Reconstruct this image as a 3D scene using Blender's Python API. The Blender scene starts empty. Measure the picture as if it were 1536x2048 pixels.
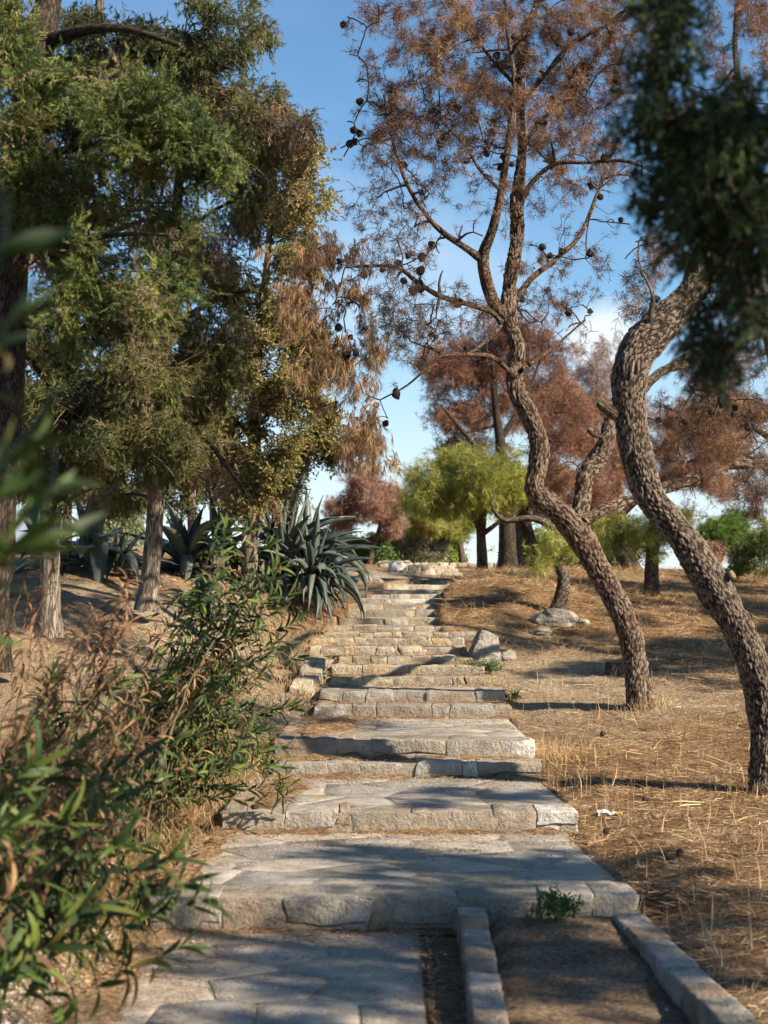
import bpy, math, random
import numpy as np
from mathutils import Vector, noise as mnoise

scene = bpy.context.scene
COL = scene.collection
rng = np.random.default_rng(7)
random.seed(7)

# ------------------------------------------------------------------ camera
HZ = 1165.0          # picture row of the eye level
FP = 3200.0          # focal length in picture pixels
EYE = 1.74
cam_d = bpy.data.cameras.new('camera')
cam = bpy.data.objects.new('camera', cam_d); COL.objects.link(cam)
cam.location = (0, 0, EYE); cam.rotation_euler = (math.radians(90), 0, 0)
cam_d.sensor_fit = 'VERTICAL'; cam_d.sensor_height = 36.0
cam_d.lens = FP / 2048 * 36.0
cam_d.shift_y = (HZ - 1024) / 2048
cam_d.clip_start = 0.1; cam_d.clip_end = 9000
cam_d.dof.use_dof = True; cam_d.dof.focus_distance = 14.0; cam_d.dof.aperture_fstop = 3.2
scene.camera = cam

# ------------------------------------------------------------------ sun, sky, exposure
SUN_AZ, SUN_EL = 118.0, 33.0      # clockwise from +Y, degrees
a, e = math.radians(SUN_AZ), math.radians(SUN_EL)
SUN = Vector((math.sin(a) * math.cos(e), math.cos(a) * math.cos(e), math.sin(e)))
sd = bpy.data.lights.new('sun', 'SUN'); sd.energy = 5.0; sd.angle = math.radians(0.53); sd.color = (1.0, 0.86, 0.68)
so = bpy.data.objects.new('sun', sd); COL.objects.link(so)
so.rotation_euler = SUN.to_track_quat('Z', 'Y').to_euler(); so.location = (30, -20, 30)

world = bpy.data.worlds.new('World'); scene.world = world; world.use_nodes = True
wt = world.node_tree; wt.nodes.clear()
def wn(t, **k):
    n = wt.nodes.new(t)
    for q, v in k.items(): setattr(n, q, v)
    return n
sky = wn('ShaderNodeTexSky', sky_type='NISHITA', sun_disc=False)
sky.sun_elevation = e; sky.sun_rotation = a; sky.altitude = 100; sky.air_density = 1.0; sky.dust_density = 0.15; sky.ozone_density = 3.5
tc = wn('ShaderNodeTexCoord')
mp = wn('ShaderNodeMapping'); mp.inputs['Scale'].default_value = (1.0, 1.0, 2.6)
wt.links.new(tc.outputs['Generated'], mp.inputs['Vector'])
nz = wn('ShaderNodeTexNoise'); nz.inputs['Scale'].default_value = 3.2; nz.inputs['Detail'].default_value = 7; nz.inputs['Roughness'].default_value = 0.55
wt.links.new(mp.outputs[0], nz.inputs['Vector'])
r1 = wn('ShaderNodeMapRange'); r1.interpolation_type = 'SMOOTHSTEP'
r1.inputs['From Min'].default_value = 0.44; r1.inputs['From Max'].default_value = 0.78
wt.links.new(nz.outputs['Fac'], r1.inputs['Value'])
sx = wn('ShaderNodeSeparateXYZ'); wt.links.new(tc.outputs['Generated'], sx.inputs[0])
r2 = wn('ShaderNodeMapRange'); r2.inputs['From Min'].default_value = 0.34; r2.inputs['From Max'].default_value = 0.0
r2.inputs['To Min'].default_value = 0.05; r2.inputs['To Max'].default_value = 0.95
wt.links.new(sx.outputs['Z'], r2.inputs['Value'])
m1 = wn('ShaderNodeMath', operation='MULTIPLY'); wt.links.new(r1.outputs[0], m1.inputs[0]); wt.links.new(r2.outputs[0], m1.inputs[1])
# one round cloud low over the hill
nz2 = wn('ShaderNodeTexNoise'); nz2.inputs['Scale'].default_value = 14; nz2.inputs['Detail'].default_value = 6
wt.links.new(tc.outputs['Generated'], nz2.inputs['Vector'])
cd = Vector((440 / FP, 1, (HZ - 690) / FP)).normalized()
vs = wn('ShaderNodeVectorMath', operation='DISTANCE'); vs.inputs[1].default_value = cd
wt.links.new(tc.outputs['Generated'], vs.inputs[0])
m2 = wn('ShaderNodeMath', operation='MULTIPLY_ADD'); wt.links.new(nz2.outputs['Fac'], m2.inputs[0]); m2.inputs[1].default_value = -0.045
wt.links.new(vs.outputs['Value'], m2.inputs[2])
r3 = wn('ShaderNodeMapRange'); r3.interpolation_type = 'SMOOTHSTEP'
r3.inputs['From Min'].default_value = 0.014; r3.inputs['From Max'].default_value = -0.004
wt.links.new(m2.outputs[0], r3.inputs['Value'])
m3 = wn('ShaderNodeMath', operation='MAXIMUM'); wt.links.new(m1.outputs[0], m3.inputs[0]); wt.links.new(r3.outputs[0], m3.inputs[1])
mx = wn('ShaderNodeMix', data_type='RGBA'); mx.inputs['B'].default_value = (7.6, 8.3, 8.9, 1)
hz = wn('ShaderNodeMapRange'); hz.interpolation_type = 'SMOOTHSTEP'; hz.inputs['From Min'].default_value = 0.20; hz.inputs['From Max'].default_value = -0.02; hz.inputs['To Max'].default_value = 0.85
wt.links.new(sx.outputs['Z'], hz.inputs['Value'])
m4 = wn('ShaderNodeMath', operation='MAXIMUM'); wt.links.new(m3.outputs[0], m4.inputs[0]); wt.links.new(hz.outputs[0], m4.inputs[1]); m3 = m4
tint = wn('ShaderNodeMix', data_type='RGBA', blend_type='MULTIPLY'); tint.inputs['Factor'].default_value = 1.0; tint.inputs['B'].default_value = (1.02, 1.26, 1.32, 1)
wt.links.new(sky.outputs[0], tint.inputs['A'])
wt.links.new(m3.outputs[0], mx.inputs['Factor']); wt.links.new(tint.outputs['Result'], mx.inputs['A'])
bg = wn('ShaderNodeBackground'); bg.inputs['Strength'].default_value = 0.055
wt.links.new(mx.outputs['Result'], bg.inputs['Color'])
wo = wn('ShaderNodeOutputWorld'); wt.links.new(bg.outputs[0], wo.inputs['Surface'])
scene.view_settings.view_transform = 'Standard'; scene.view_settings.look = 'None'
scene.view_settings.exposure = 1.2; scene.view_settings.gamma = 1.0
scene.render.engine = 'CYCLES'
cy = scene.cycles
cy.max_bounces = 5; cy.diffuse_bounces = 3; cy.glossy_bounces = 2; cy.transmission_bounces = 3; cy.transparent_max_bounces = 4
cy.use_denoising = True; cy.use_adaptive_sampling = True; cy.adaptive_threshold = 0.02
cy.caustics_reflective = False; cy.caustics_refractive = False

# ------------------------------------------------------------------ helpers
def W(px, py, d):
    return np.array([(px - 768) / FP * d, d, EYE - (py - HZ) / FP * d])

def tag(o, label=None, cat=None, group=None, kind=None):
    if label: o['label'] = label
    if cat: o['category'] = cat
    if group: o['group'] = group
    if kind: o['kind'] = kind
    return o

def empty(name, loc, label=None, cat=None, group=None, kind=None, parent=None):
    o = bpy.data.objects.new(name, None); COL.objects.link(o)
    o.location = tuple(float(v) for v in loc); o.empty_display_size = 0.2
    if parent is not None: o.parent = parent
    return tag(o, label, cat, group, kind)

def root_of(o):
    while o.parent is not None: o = o.parent
    return o

def mesh_np(name, V, F, col=None, uv=None, smooth=True):
    """V (n,3); F list of (m,3)/(m,4) int arrays"""
    me = bpy.data.meshes.new(name)
    V = np.asarray(V, dtype=np.float32)
    Fs = [np.asarray(f, dtype=np.int32) for f in (F if isinstance(F, list) else [F]) if len(f)]
    me.vertices.add(len(V)); me.vertices.foreach_set('co', V.ravel())
    nl = sum(f.size for f in Fs); npoly = sum(len(f) for f in Fs)
    me.loops.add(nl); me.polygons.add(npoly)
    li = np.concatenate([f.ravel() for f in Fs])
    tot = np.concatenate([np.full(len(f), f.shape[1], np.int32) for f in Fs])
    st = np.concatenate([[0], np.cumsum(tot)[:-1]]).astype(np.int32)
    me.loops.foreach_set('vertex_index', li)
    me.polygons.foreach_set('loop_start', st); me.polygons.foreach_set('loop_total', tot)
    me.polygons.foreach_set('use_smooth', np.full(npoly, smooth, bool))
    if col is not None:
        c = np.ones((len(V), 4), np.float32); c[:, :3] = col
        at = me.attributes.new('Col', 'FLOAT_COLOR', 'POINT'); at.data.foreach_set('color', c.ravel())
    if uv is not None:
        l = me.uv_layers.new(name='UVMap'); l.data.foreach_set('uv', np.asarray(uv, np.float32).ravel())
    me.update(calc_edges=True); me.validate(verbose=False)
    return me

def link(name, me, mat, parent=None, kind=None, loc=None, label=None):
    o = bpy.data.objects.new(name, me); COL.objects.link(o)
    if mat is not None:
        if not me.materials: me.materials.append(mat)
    if parent is not None: o.parent = parent
    if kind: o['kind'] = kind
    if label: o['label'] = label
    if loc is not None: o.location = tuple(float(v) for v in loc)
    return o

class Acc:
    def __init__(s): s.V = []; s.T = []; s.Q = []; s.C = []; s.n = 0
    def add(s, V, T=None, Q=None, C=None):
        V = np.asarray(V, float)
        if T is not None and len(T): s.T.append(np.asarray(T) + s.n)
        if Q is not None and len(Q): s.Q.append(np.asarray(Q) + s.n)
        s.V.append(V)
        if C is not None: s.C.append(np.broadcast_to(np.asarray(C, float), (len(V), 3)))
        s.n += len(V)
    def obj(s, name, mat, parent=None, kind=None, origin=None, smooth=True, label=None):
        if not s.n: return None
        V = np.concatenate(s.V)
        if origin is not None: V = V - np.asarray(origin, float)
        F = []
        if s.T: F.append(np.concatenate(s.T))
        if s.Q: F.append(np.concatenate(s.Q))
        me = mesh_np(name, V, F, np.concatenate(s.C) if s.C else None, None, smooth)
        return link(name, me, mat, parent, kind, None, label)

# value noise, 3D, vectorised
_tab = np.random.default_rng(3).random(4096)
def vnoise(p, scale=1.0, octaves=3, seed=0):
    p = np.asarray(p, float) * scale + seed * 17.3
    out = np.zeros(len(p)); amp = 1.0; tot = 0
    for o in range(octaves):
        i = np.floor(p).astype(np.int64); f = p - i; f = f * f * (3 - 2 * f)
        acc = 0
        for dx in (0, 1):
            for dy in (0, 1):
                for dz in (0, 1):
                    h = ((i[:, 0] + dx) * 73856093 ^ (i[:, 1] + dy) * 19349663 ^ (i[:, 2] + dz) * 83492791) & 4095
                    w = (f[:, 0] if dx else 1 - f[:, 0]) * (f[:, 1] if dy else 1 - f[:, 1]) * (f[:, 2] if dz else 1 - f[:, 2])
                    acc = acc + w * _tab[h]
        out += amp * acc; tot += amp; amp *= 0.5; p = p * 2.03 + 5.1
    return out / tot - 0.5

def sstep(a, b, x):
    t = np.clip((x - a) / (b - a), 0, 1); return t * t * (3 - 2 * t)

ALB = 0.82
# ------------------------------------------------------------------ materials
def newmat(name):
    m = bpy.data.materials.new(name); m.use_nodes = True
    t = m.node_tree; t.nodes.clear()
    out = t.nodes.new('ShaderNodeOutputMaterial')
    return m, t, out
def N(t, typ, ins=None, **k):
    n = t.nodes.new(typ)
    for q, v in k.items(): setattr(n, q, v)
    if ins:
        for q, v in ins.items():
            if isinstance(v, bpy.types.NodeSocket): t.links.new(v, n.inputs[q])
            else: n.inputs[q].default_value = v
    return n
def ramp(t, fac, stops):
    r = t.nodes.new('ShaderNodeValToRGB'); t.links.new(fac, r.inputs[0])
    el = r.color_ramp.elements
    while len(el) < len(stops): el.new(0.5)
    for e_, (p, c) in zip(el, stops): e_.position = p; e_.color = (*c, 1)
    return r.outputs['Color']
def mixc(t, f, a_, b_, mode='MIX'):
    m = t.nodes.new('ShaderNodeMix'); m.data_type = 'RGBA'; m.blend_type = mode
    for k, v in (('Factor', f), ('A', a_), ('B', b_)):
        s = m.inputs[k]
        if isinstance(v, bpy.types.NodeSocket): t.links.new(v, s)
        else: s.default_value = v if k == 'Factor' else (*v, 1)
    return m.outputs['Result']
def math_(t, op, a_, b_=0.0):
    m = t.nodes.new('ShaderNodeMath'); m.operation = op
    for i, v in ((0, a_), (1, b_)):
        if isinstance(v, bpy.types.NodeSocket): t.links.new(v, m.inputs[i])
        else: m.inputs[i].default_value = v
    return m.outputs[0]

def mat_foliage(name, trans=0.25, rough=0.6, objvar=False, colors=None):
    m, t, out = newmat(name)
    if colors:
        oi = N(t, 'ShaderNodeObjectInfo')
        c = ramp(t, oi.outputs['Random'], colors)
        tc_ = N(t, 'ShaderNodeTexCoord'); nn = N(t, 'ShaderNodeTexNoise', {'Vector': tc_.outputs['Object'], 'Scale': 18.0, 'Detail': 3.0})
        c = mixc(t, 0.5, c, ramp(t, nn.outputs['Fac'], [(0.3, (0.55, 0.55, 0.5)), (0.7, (1.3, 1.3, 1.2))]), 'MULTIPLY')
    else:
        c = N(t, 'ShaderNodeAttribute', attribute_name='Col').outputs['Color']
    p = N(t, 'ShaderNodeBsdfPrincipled', {'Base Color': mixc(t, 1.0, c, (ALB,) * 3, 'MULTIPLY'), 'Roughness': rough, 'Specular IOR Level': 0.35})
    tr = N(t, 'ShaderNodeBsdfTranslucent', {'Color': mixc(t, 1.0, c, (ALB,) * 3, 'MULTIPLY')})
    mx_ = N(t, 'ShaderNodeMixShader', {0: trans, 1: p.outputs[0], 2: tr.outputs[0]})
    t.links.new(mx_.outputs[0], out.inputs[0])
    return m

def mat_bark(name, dark, mid, light, scale=26.0, stretch=0.45, bump=0.03, use_uv=True, red=None):
    m, t, out = newmat(name)
    tc_ = N(t, 'ShaderNodeTexCoord')
    mp_ = N(t, 'ShaderNodeMapping', {'Vector': tc_.outputs['UV' if use_uv else 'Object'], 'Scale': (scale, scale * stretch, scale * stretch) if use_uv else (scale, scale, scale * stretch)})
    wob = N(t, 'ShaderNodeTexNoise', {'Vector': mp_.outputs[0], 'Scale': 0.9, 'Detail': 5.0, 'Roughness': 0.65})
    wv = N(t, 'ShaderNodeVectorMath', {0: wob.outputs['Color'], 1: (2.2, 2.2, 2.2)}, operation='MULTIPLY')
    v2 = N(t, 'ShaderNodeVectorMath', {0: mp_.outputs[0], 1: wv.outputs[0]}, operation='ADD')
    vo = N(t, 'ShaderNodeTexVoronoi', {'Vector': v2.outputs[0], 'Scale': 1.0}, feature='DISTANCE_TO_EDGE')
    vc = N(t, 'ShaderNodeTexVoronoi', {'Vector': v2.outputs[0], 'Scale': 1.0}, feature='F1')
    fine = N(t, 'ShaderNodeTexNoise', {'Vector': mp_.outputs[0], 'Scale': 2.2, 'Detail': 8.0, 'Roughness': 0.75})
    big = N(t, 'ShaderNodeTexNoise', {'Vector': tc_.outputs['Object'], 'Scale': 2.2, 'Detail': 3.0})
    e0 = math_(t, 'ADD', vo.outputs['Distance'], math_(t, 'MULTIPLY', fine.outputs['Fac'], 0.22))
    edge = N(t, 'ShaderNodeMapRange', {'Value': e0, 'From Min': 0.11, 'From Max': 0.26}); edge.interpolation_type = 'SMOOTHSTEP'
    sep = N(t, 'ShaderNodeSeparateColor', {0: vc.outputs['Color']})
    plate = mixc(t, sep.outputs[0], mid, light)
    ff = N(t, 'ShaderNodeMapRange', {'Value': fine.outputs['Fac'], 'From Min': 0.38, 'From Max': 0.65, 'To Max': 0.85})
    plate = mixc(t, ff.outputs[0], plate, tuple(v * 0.6 for v in mid))
    if red:
        rr = N(t, 'ShaderNodeMapRange', {'Value': big.outputs['Fac'], 'From Min': 0.50, 'From Max': 0.66})
        plate = mixc(t, math_(t, 'MULTIPLY', rr.outputs[0], 0.6), plate, red)
    c = mixc(t, edge.outputs[0], dark, plate)
    h = math_(t, 'ADD', math_(t, 'MULTIPLY', edge.outputs[0], 0.7), math_(t, 'MULTIPLY', fine.outputs['Fac'], 0.8))
    bp = N(t, 'ShaderNodeBump', {'Height': h, 'Strength': 1.0, 'Distance': bump})
    p = N(t, 'ShaderNodeBsdfPrincipled', {'Base Color': mixc(t, 1.0, c, (ALB,) * 3, 'MULTIPLY'), 'Roughness': 0.92, 'Normal': bp.outputs[0], 'Specular IOR Level': 0.1})
    t.links.new(p.outputs[0], out.inputs[0])
    return m

def mat_plates(name, dark, mid, light, red=None, redamt=.7, grey=None):
    m, t, out = newmat(name)
    tc_ = N(t, 'ShaderNodeTexCoord'); P = tc_.outputs['Object']
    at = N(t, 'ShaderNodeAttribute', attribute_name='Col'); sp = N(t, 'ShaderNodeSeparateColor', {0: at.outputs['Color']})
    mp_ = N(t, 'ShaderNodeMapping', {'Vector': P, 'Scale': (1, 1, .45)})
    fine = N(t, 'ShaderNodeTexNoise', {'Vector': mp_.outputs[0], 'Scale': 95.0, 'Detail': 7.0, 'Roughness': 0.75})
    big = N(t, 'ShaderNodeTexNoise', {'Vector': P, 'Scale': 3.0, 'Detail': 5.0, 'Roughness': .6})
    plate = mixc(t, sp.outputs[0], mid, light)
    if red:
        rr = N(t, 'ShaderNodeMapRange', {'Value': big.outputs['Fac'], 'From Min': 0.47, 'From Max': 0.62, 'To Max': redamt})
        plate = mixc(t, rr.outputs[0], plate, red)
    ff = N(t, 'ShaderNodeMapRange', {'Value': fine.outputs['Fac'], 'From Min': 0.40, 'From Max': 0.62, 'To Max': .75})
    plate = mixc(t, ff.outputs[0], plate, tuple(v * .6 for v in mid))
    eg = N(t, 'ShaderNodeMapRange', {'Value': math_(t, 'ADD', sp.outputs[1], math_(t, 'MULTIPLY', fine.outputs['Fac'], .5)), 'From Min': 0.38, 'From Max': 0.80})
    c = mixc(t, eg.outputs[0], dark, plate)
    bp = N(t, 'ShaderNodeBump', {'Height': fine.outputs['Fac'], 'Strength': 1.0, 'Distance': .028})
    p = N(t, 'ShaderNodeBsdfPrincipled', {'Base Color': mixc(t, 1.0, c, (ALB,) * 3, 'MULTIPLY'), 'Roughness': 0.92, 'Normal': bp.outputs[0], 'Specular IOR Level': 0.1})
    t.links.new(p.outputs[0], out.inputs[0])
    return m

def mat_stone(name, stops, bump=0.012, scale=9.0, stain=(0.10, 0.085, 0.065), dusty=0.0):
    m, t, out = newmat(name)
    tc_ = N(t, 'ShaderNodeTexCoord'); oi = N(t, 'ShaderNodeObjectInfo')
    geo = N(t, 'ShaderNodeNewGeometry')
    P = geo.outputs['Position']
    base = ramp(t, oi.outputs['Random'], stops)
    n1 = N(t, 'ShaderNodeTexNoise', {'Vector': P, 'Scale': scale, 'Detail': 8.0, 'Roughness': 0.68})
    n2 = N(t, 'ShaderNodeTexNoise', {'Vector': P, 'Scale': 2.3, 'Detail': 4.0})
    n3 = N(t, 'ShaderNodeTexNoise', {'Vector': P, 'Scale': 60.0, 'Detail': 4.0})
    c = mixc(t, 0.75, base, ramp(t, n1.outputs['Fac'], [(0.3, (0.45, 0.44, 0.42)), (0.5, (0.95, 0.95, 0.95)), (0.72, (1.35, 1.33, 1.3))]), 'MULTIPLY')
    f2 = N(t, 'ShaderNodeMapRange', {'Value': n2.outputs['Fac'], 'From Min': 0.52, 'From Max': 0.70, 'To Max': 0.6})
    c = mixc(t, f2.outputs[0], c, stain)
    if dusty:
        n4 = N(t, 'ShaderNodeTexNoise', {'Vector': P, 'Scale': 1.7, 'Detail': 9.0, 'Roughness': 0.75, 'Distortion': 0.4})
        f4 = N(t, 'ShaderNodeMapRange', {'Value': n4.outputs['Fac'], 'From Min': 0.42, 'From Max': 0.66, 'To Max': dusty})
        c = mixc(t, f4.outputs[0], c, (0.48, 0.39, 0.28))
    c = mixc(t, 0.35, c, ramp(t, n3.outputs['Fac'], [(0.35, (0.5, 0.5, 0.5)), (0.65, (1.4, 1.4, 1.4))]), 'MULTIPLY')
    mu = N(t, 'ShaderNodeTexMusgrave') if False else None
    hh = math_(t, 'ADD', math_(t, 'MULTIPLY', n1.outputs['Fac'], 1.0), math_(t, 'MULTIPLY', n3.outputs['Fac'], 0.22))
    bp = N(t, 'ShaderNodeBump', {'Height': hh, 'Strength': 1.0, 'Distance': bump * 3.5})
    p = N(t, 'ShaderNodeBsdfPrincipled', {'Base Color': mixc(t, 1.0, c, (ALB,) * 3, 'MULTIPLY'), 'Roughness': 0.88, 'Normal': bp.outputs[0], 'Specular IOR Level': 0.25})
    t.links.new(p.outputs[0], out.inputs[0])
    return m

def mat_plain(name, c, rough=0.8, noise_scale=20.0, var=0.35, bump=0.004):
    m, t, out = newmat(name)
    tc_ = N(t, 'ShaderNodeTexCoord')
    n1 = N(t, 'ShaderNodeTexNoise', {'Vector': tc_.outputs['Object'], 'Scale': noise_scale, 'Detail': 5.0})
    cc = mixc(t, var, c, ramp(t, n1.outputs['Fac'], [(0.3, (0.3, 0.3, 0.3)), (0.7, (1.5, 1.5, 1.5))]), 'MULTIPLY')
    bp = N(t, 'ShaderNodeBump', {'Height': n1.outputs['Fac'], 'Strength': 0.8, 'Distance': bump})
    p = N(t, 'ShaderNodeBsdfPrincipled', {'Base Color': mixc(t, 1.0, cc, (ALB,) * 3, 'MULTIPLY'), 'Roughness': rough, 'Normal': bp.outputs[0], 'Specular IOR Level': 0.3})
    t.links.new(p.outputs[0], out.inputs[0])
    return m

STONE = mat_stone('step_stone', dusty=.35, stops= [(0.0, (0.42, 0.38, 0.29)), (0.3, (0.52, 0.45, 0.31)), (0.5, (0.60, 0.53, 0.40)), (0.65, (0.48, 0.35, 0.20)), (0.75, (0.40, 0.37, 0.31)), (1.0, (0.56, 0.51, 0.42))])
STONE_NEAR = mat_stone('grey_step_stone', dusty=.45, stops= [(0.0, (0.30, 0.28, 0.24)), (0.35, (0.36, 0.33, 0.28)), (0.6, (0.44, 0.41, 0.36)), (0.78, (0.31, 0.21, 0.13)), (1.0, (0.27, 0.26, 0.24))], bump=0.012)
WHITE_STONE = mat_stone('white_stone', [(0.0, (0.62, 0.59, 0.53)), (1.0, (0.66, 0.62, 0.55))], stain=(0.4, 0.36, 0.3))
FLAG = mat_stone('flagstone', [(0.0, (0.24, 0.245, 0.245)), (0.35, (0.36, 0.34, 0.30)), (0.7, (0.44, 0.40, 0.34)), (1.0, (0.29, 0.285, 0.27))], bump=0.006, scale=5.0, stain=(0.19, 0.17, 0.145), dusty=0.8)
PALE = mat_stone('pale_stone', [(0.0, (0.60, 0.51, 0.36)), (0.5, (0.68, 0.60, 0.46)), (1.0, (0.54, 0.47, 0.36))], stain=(0.35, 0.28, 0.18))
MORTAR = mat_stone('mortar', [(0.0, (0.33, 0.29, 0.225)), (1.0, (0.33, 0.29, 0.225))], bump=0.008, scale=12, dusty=0.6)
ROCK = mat_stone('rock', [(0.0, (0.34, 0.31, 0.26)), (1.0, (0.38, 0.35, 0.30))], bump=0.02, scale=6, stain=(0.16, 0.14, 0.11))

def mat_ground():
    m, t, out = newmat('dry_litter_ground')
    geo = N(t, 'ShaderNodeNewGeometry'); P = geo.outputs['Position']
    at = N(t, 'ShaderNodeAttribute', attribute_name='Col')
    sp = N(t, 'ShaderNodeSeparateColor', {0: at.outputs['Color']})
    n1 = N(t, 'ShaderNodeTexNoise', {'Vector': P, 'Scale': 3.0, 'Detail': 9.0, 'Roughness': 0.7})
    n2 = N(t, 'ShaderNodeTexNoise', {'Vector': P, 'Scale': 38.0, 'Detail': 7.0, 'Roughness': 0.8})
    n3 = N(t, 'ShaderNodeTexVoronoi', {'Vector': P, 'Scale': 28.0}, feature='F1')
    lit = ramp(t, n1.outputs['Fac'], [(0.30, (0.12, 0.062, 0.028)), (0.46, (0.26, 0.15, 0.072)), (0.60, (0.43, 0.275, 0.145)), (0.75, (0.56, 0.41, 0.25))])
    sand = ramp(t, n1.outputs['Fac'], [(0.3, (0.36, 0.27, 0.17)), (0.5, (0.50, 0.39, 0.26)), (0.7, (0.62, 0.50, 0.36))])
    dirt = ramp(t, n1.outputs['Fac'], [(0.3, (0.20, 0.14, 0.09)), (0.5, (0.37, 0.265, 0.175)), (0.7, (0.50, 0.38, 0.26))])
    c = mixc(t, sp.outputs[0], lit, sand)
    c = mixc(t, sp.outputs[1], c, dirt)
    c = mixc(t, 0.9, c, ramp(t, n2.outputs['Fac'], [(0.36, (0.28, 0.25, 0.22)), (0.5, (0.95, 0.95, 0.95)), (0.64, (1.6, 1.6, 1.55))]), 'MULTIPLY')
    pb = N(t, 'ShaderNodeMapRange', {'Value': n3.outputs['Distance'], 'From Min': 0.22, 'From Max': 0.12, 'To Max': 0.8})
    c = mixc(t, math_(t, 'MULTIPLY', pb.outputs[0], sp.outputs[0]), c, (0.6, 0.53, 0.42))
    hh = math_(t, 'ADD', math_(t, 'MULTIPLY', n2.outputs['Fac'], 0.5), n1.outputs['Fac'])
    bp = N(t, 'ShaderNodeBump', {'Height': hh, 'Strength': 1.0, 'Distance': 0.09})
    p = N(t, 'ShaderNodeBsdfPrincipled', {'Base Color': mixc(t, 1.0, c, (ALB,) * 3, 'MULTIPLY'), 'Roughness': 0.95, 'Normal': bp.outputs[0], 'Specular IOR Level': 0.1})
    t.links.new(p.outputs[0], out.inputs[0])
    return m
GROUND = mat_ground()
PINEBARK = mat_bark('pine_bark', (0.075, 0.05, 0.036), (0.23, 0.165, 0.115), (0.46, 0.37, 0.28), scale=44, stretch=0.42, bump=0.04, red=(0.30, 0.13, 0.06))
GREYBARK = mat_bark('grey_pine_bark', (0.07, 0.05, 0.037), (0.23, 0.175, 0.125), (0.47, 0.385, 0.295), scale=40, stretch=0.48, bump=0.045)
PLATES_A = mat_plates('forked_pine_plates', (.055,.037,.027), (.25,.18,.13), (.54,.43,.33), red=(.30,.15,.085), redamt=.55)
PLATES_B = mat_plates('grey_pine_plates', (.052,.038,.029), (.26,.20,.15), (.56,.47,.37), red=(.27,.17,.11), redamt=.4)
CYPBARK = mat_bark('cypress_bark', (0.09, 0.068, 0.052), (0.27, 0.22, 0.17), (0.45, 0.385, 0.31), scale=55, stretch=0.10, bump=0.008)
DARKBARK = mat_bark('dark_branch_bark', (0.025, 0.018, 0.014), (0.075, 0.056, 0.042), (0.14, 0.11, 0.085), scale=40, stretch=0.3, bump=0.006)
CUTWOOD = mat_plain('cut_wood', (0.22, 0.15, 0.095), noise_scale=45, var=.7)
TWIG = mat_foliage('twig_bark', trans=0.0, rough=0.85)
LEAF = mat_foliage('needle_foliage', trans=0.2, rough=0.65)
STRAW = mat_foliage('straw', trans=0.08, rough=0.7)
OLEANDER = mat_foliage('oleander_leaf', trans=0.22, rough=0.55, colors=[(0.0, (0.022, 0.046, 0.010)), (0.4, (0.044, 0.082, 0.014)), (0.72, (0.085, 0.145, 0.022)), (0.9, (0.15, 0.20, 0.035)), (1.0, (0.22, 0.15, 0.05))])
DRYLEAF = mat_foliage('dry_oleander_leaf', trans=0.25, rough=0.7, colors=[(0.0, (0.10, 0.05, 0.026)), (0.6, (0.19, 0.095, 0.045)), (1.0, (0.33, 0.19, 0.09))])
AGAVE = mat_foliage('agave_leaf', trans=0.03, rough=0.42, colors=[(0.0, (0.055, 0.075, 0.066)), (0.5, (0.085, 0.112, 0.095)), (1.0, (0.135, 0.165, 0.135))])
DEADAGAVE = mat_foliage('dead_agave_leaf', trans=0.05, rough=0.8, colors=[(0.0, (0.10, 0.065, 0.045)), (0.5, (0.19, 0.13, 0.09)), (1.0, (0.28, 0.20, 0.14))])
# ------------------------------------------------------------------ terrain
# (distance, row of the tread edge, left and right ends of the riser in the picture)
STEPS = [(8.0,1795,300,1277),(10.08,1625,440,1158),(11.89,1525,545,1083),(12.2,1480,550,1070),(14.18,1412,628,1023),
 (14.5,1383,637,1011),(15.27,1353,659,985),(15.6,1332,664,968),(15.95,1314,676,947),(16.35,1295,630,935),(16.75,1277,632,930),
 (17.2,1266,657,890),(17.7,1252,663,885),(18.3,1236,685,875),(18.9,1220,694,880),(19.5,1208,708,885),(20.5,1198,729,890),
 (21.3,1189,742,905),(22.3,1180,744,915),(24.0,1169.5,775,939),(26.0,1161,843,960)]
SD = np.array([s[0] for s in STEPS]); SZ = np.array([EYE - (s[1] - HZ) / FP * s[0] for s in STEPS])
SXL = np.array([(s[2] - 768) / FP * s[0] for s in STEPS]); SXR = np.array([(s[3] - 768) / FP * s[0] for s in STEPS])
ZB = np.concatenate([[0.0], SZ[:-1]])
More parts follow.
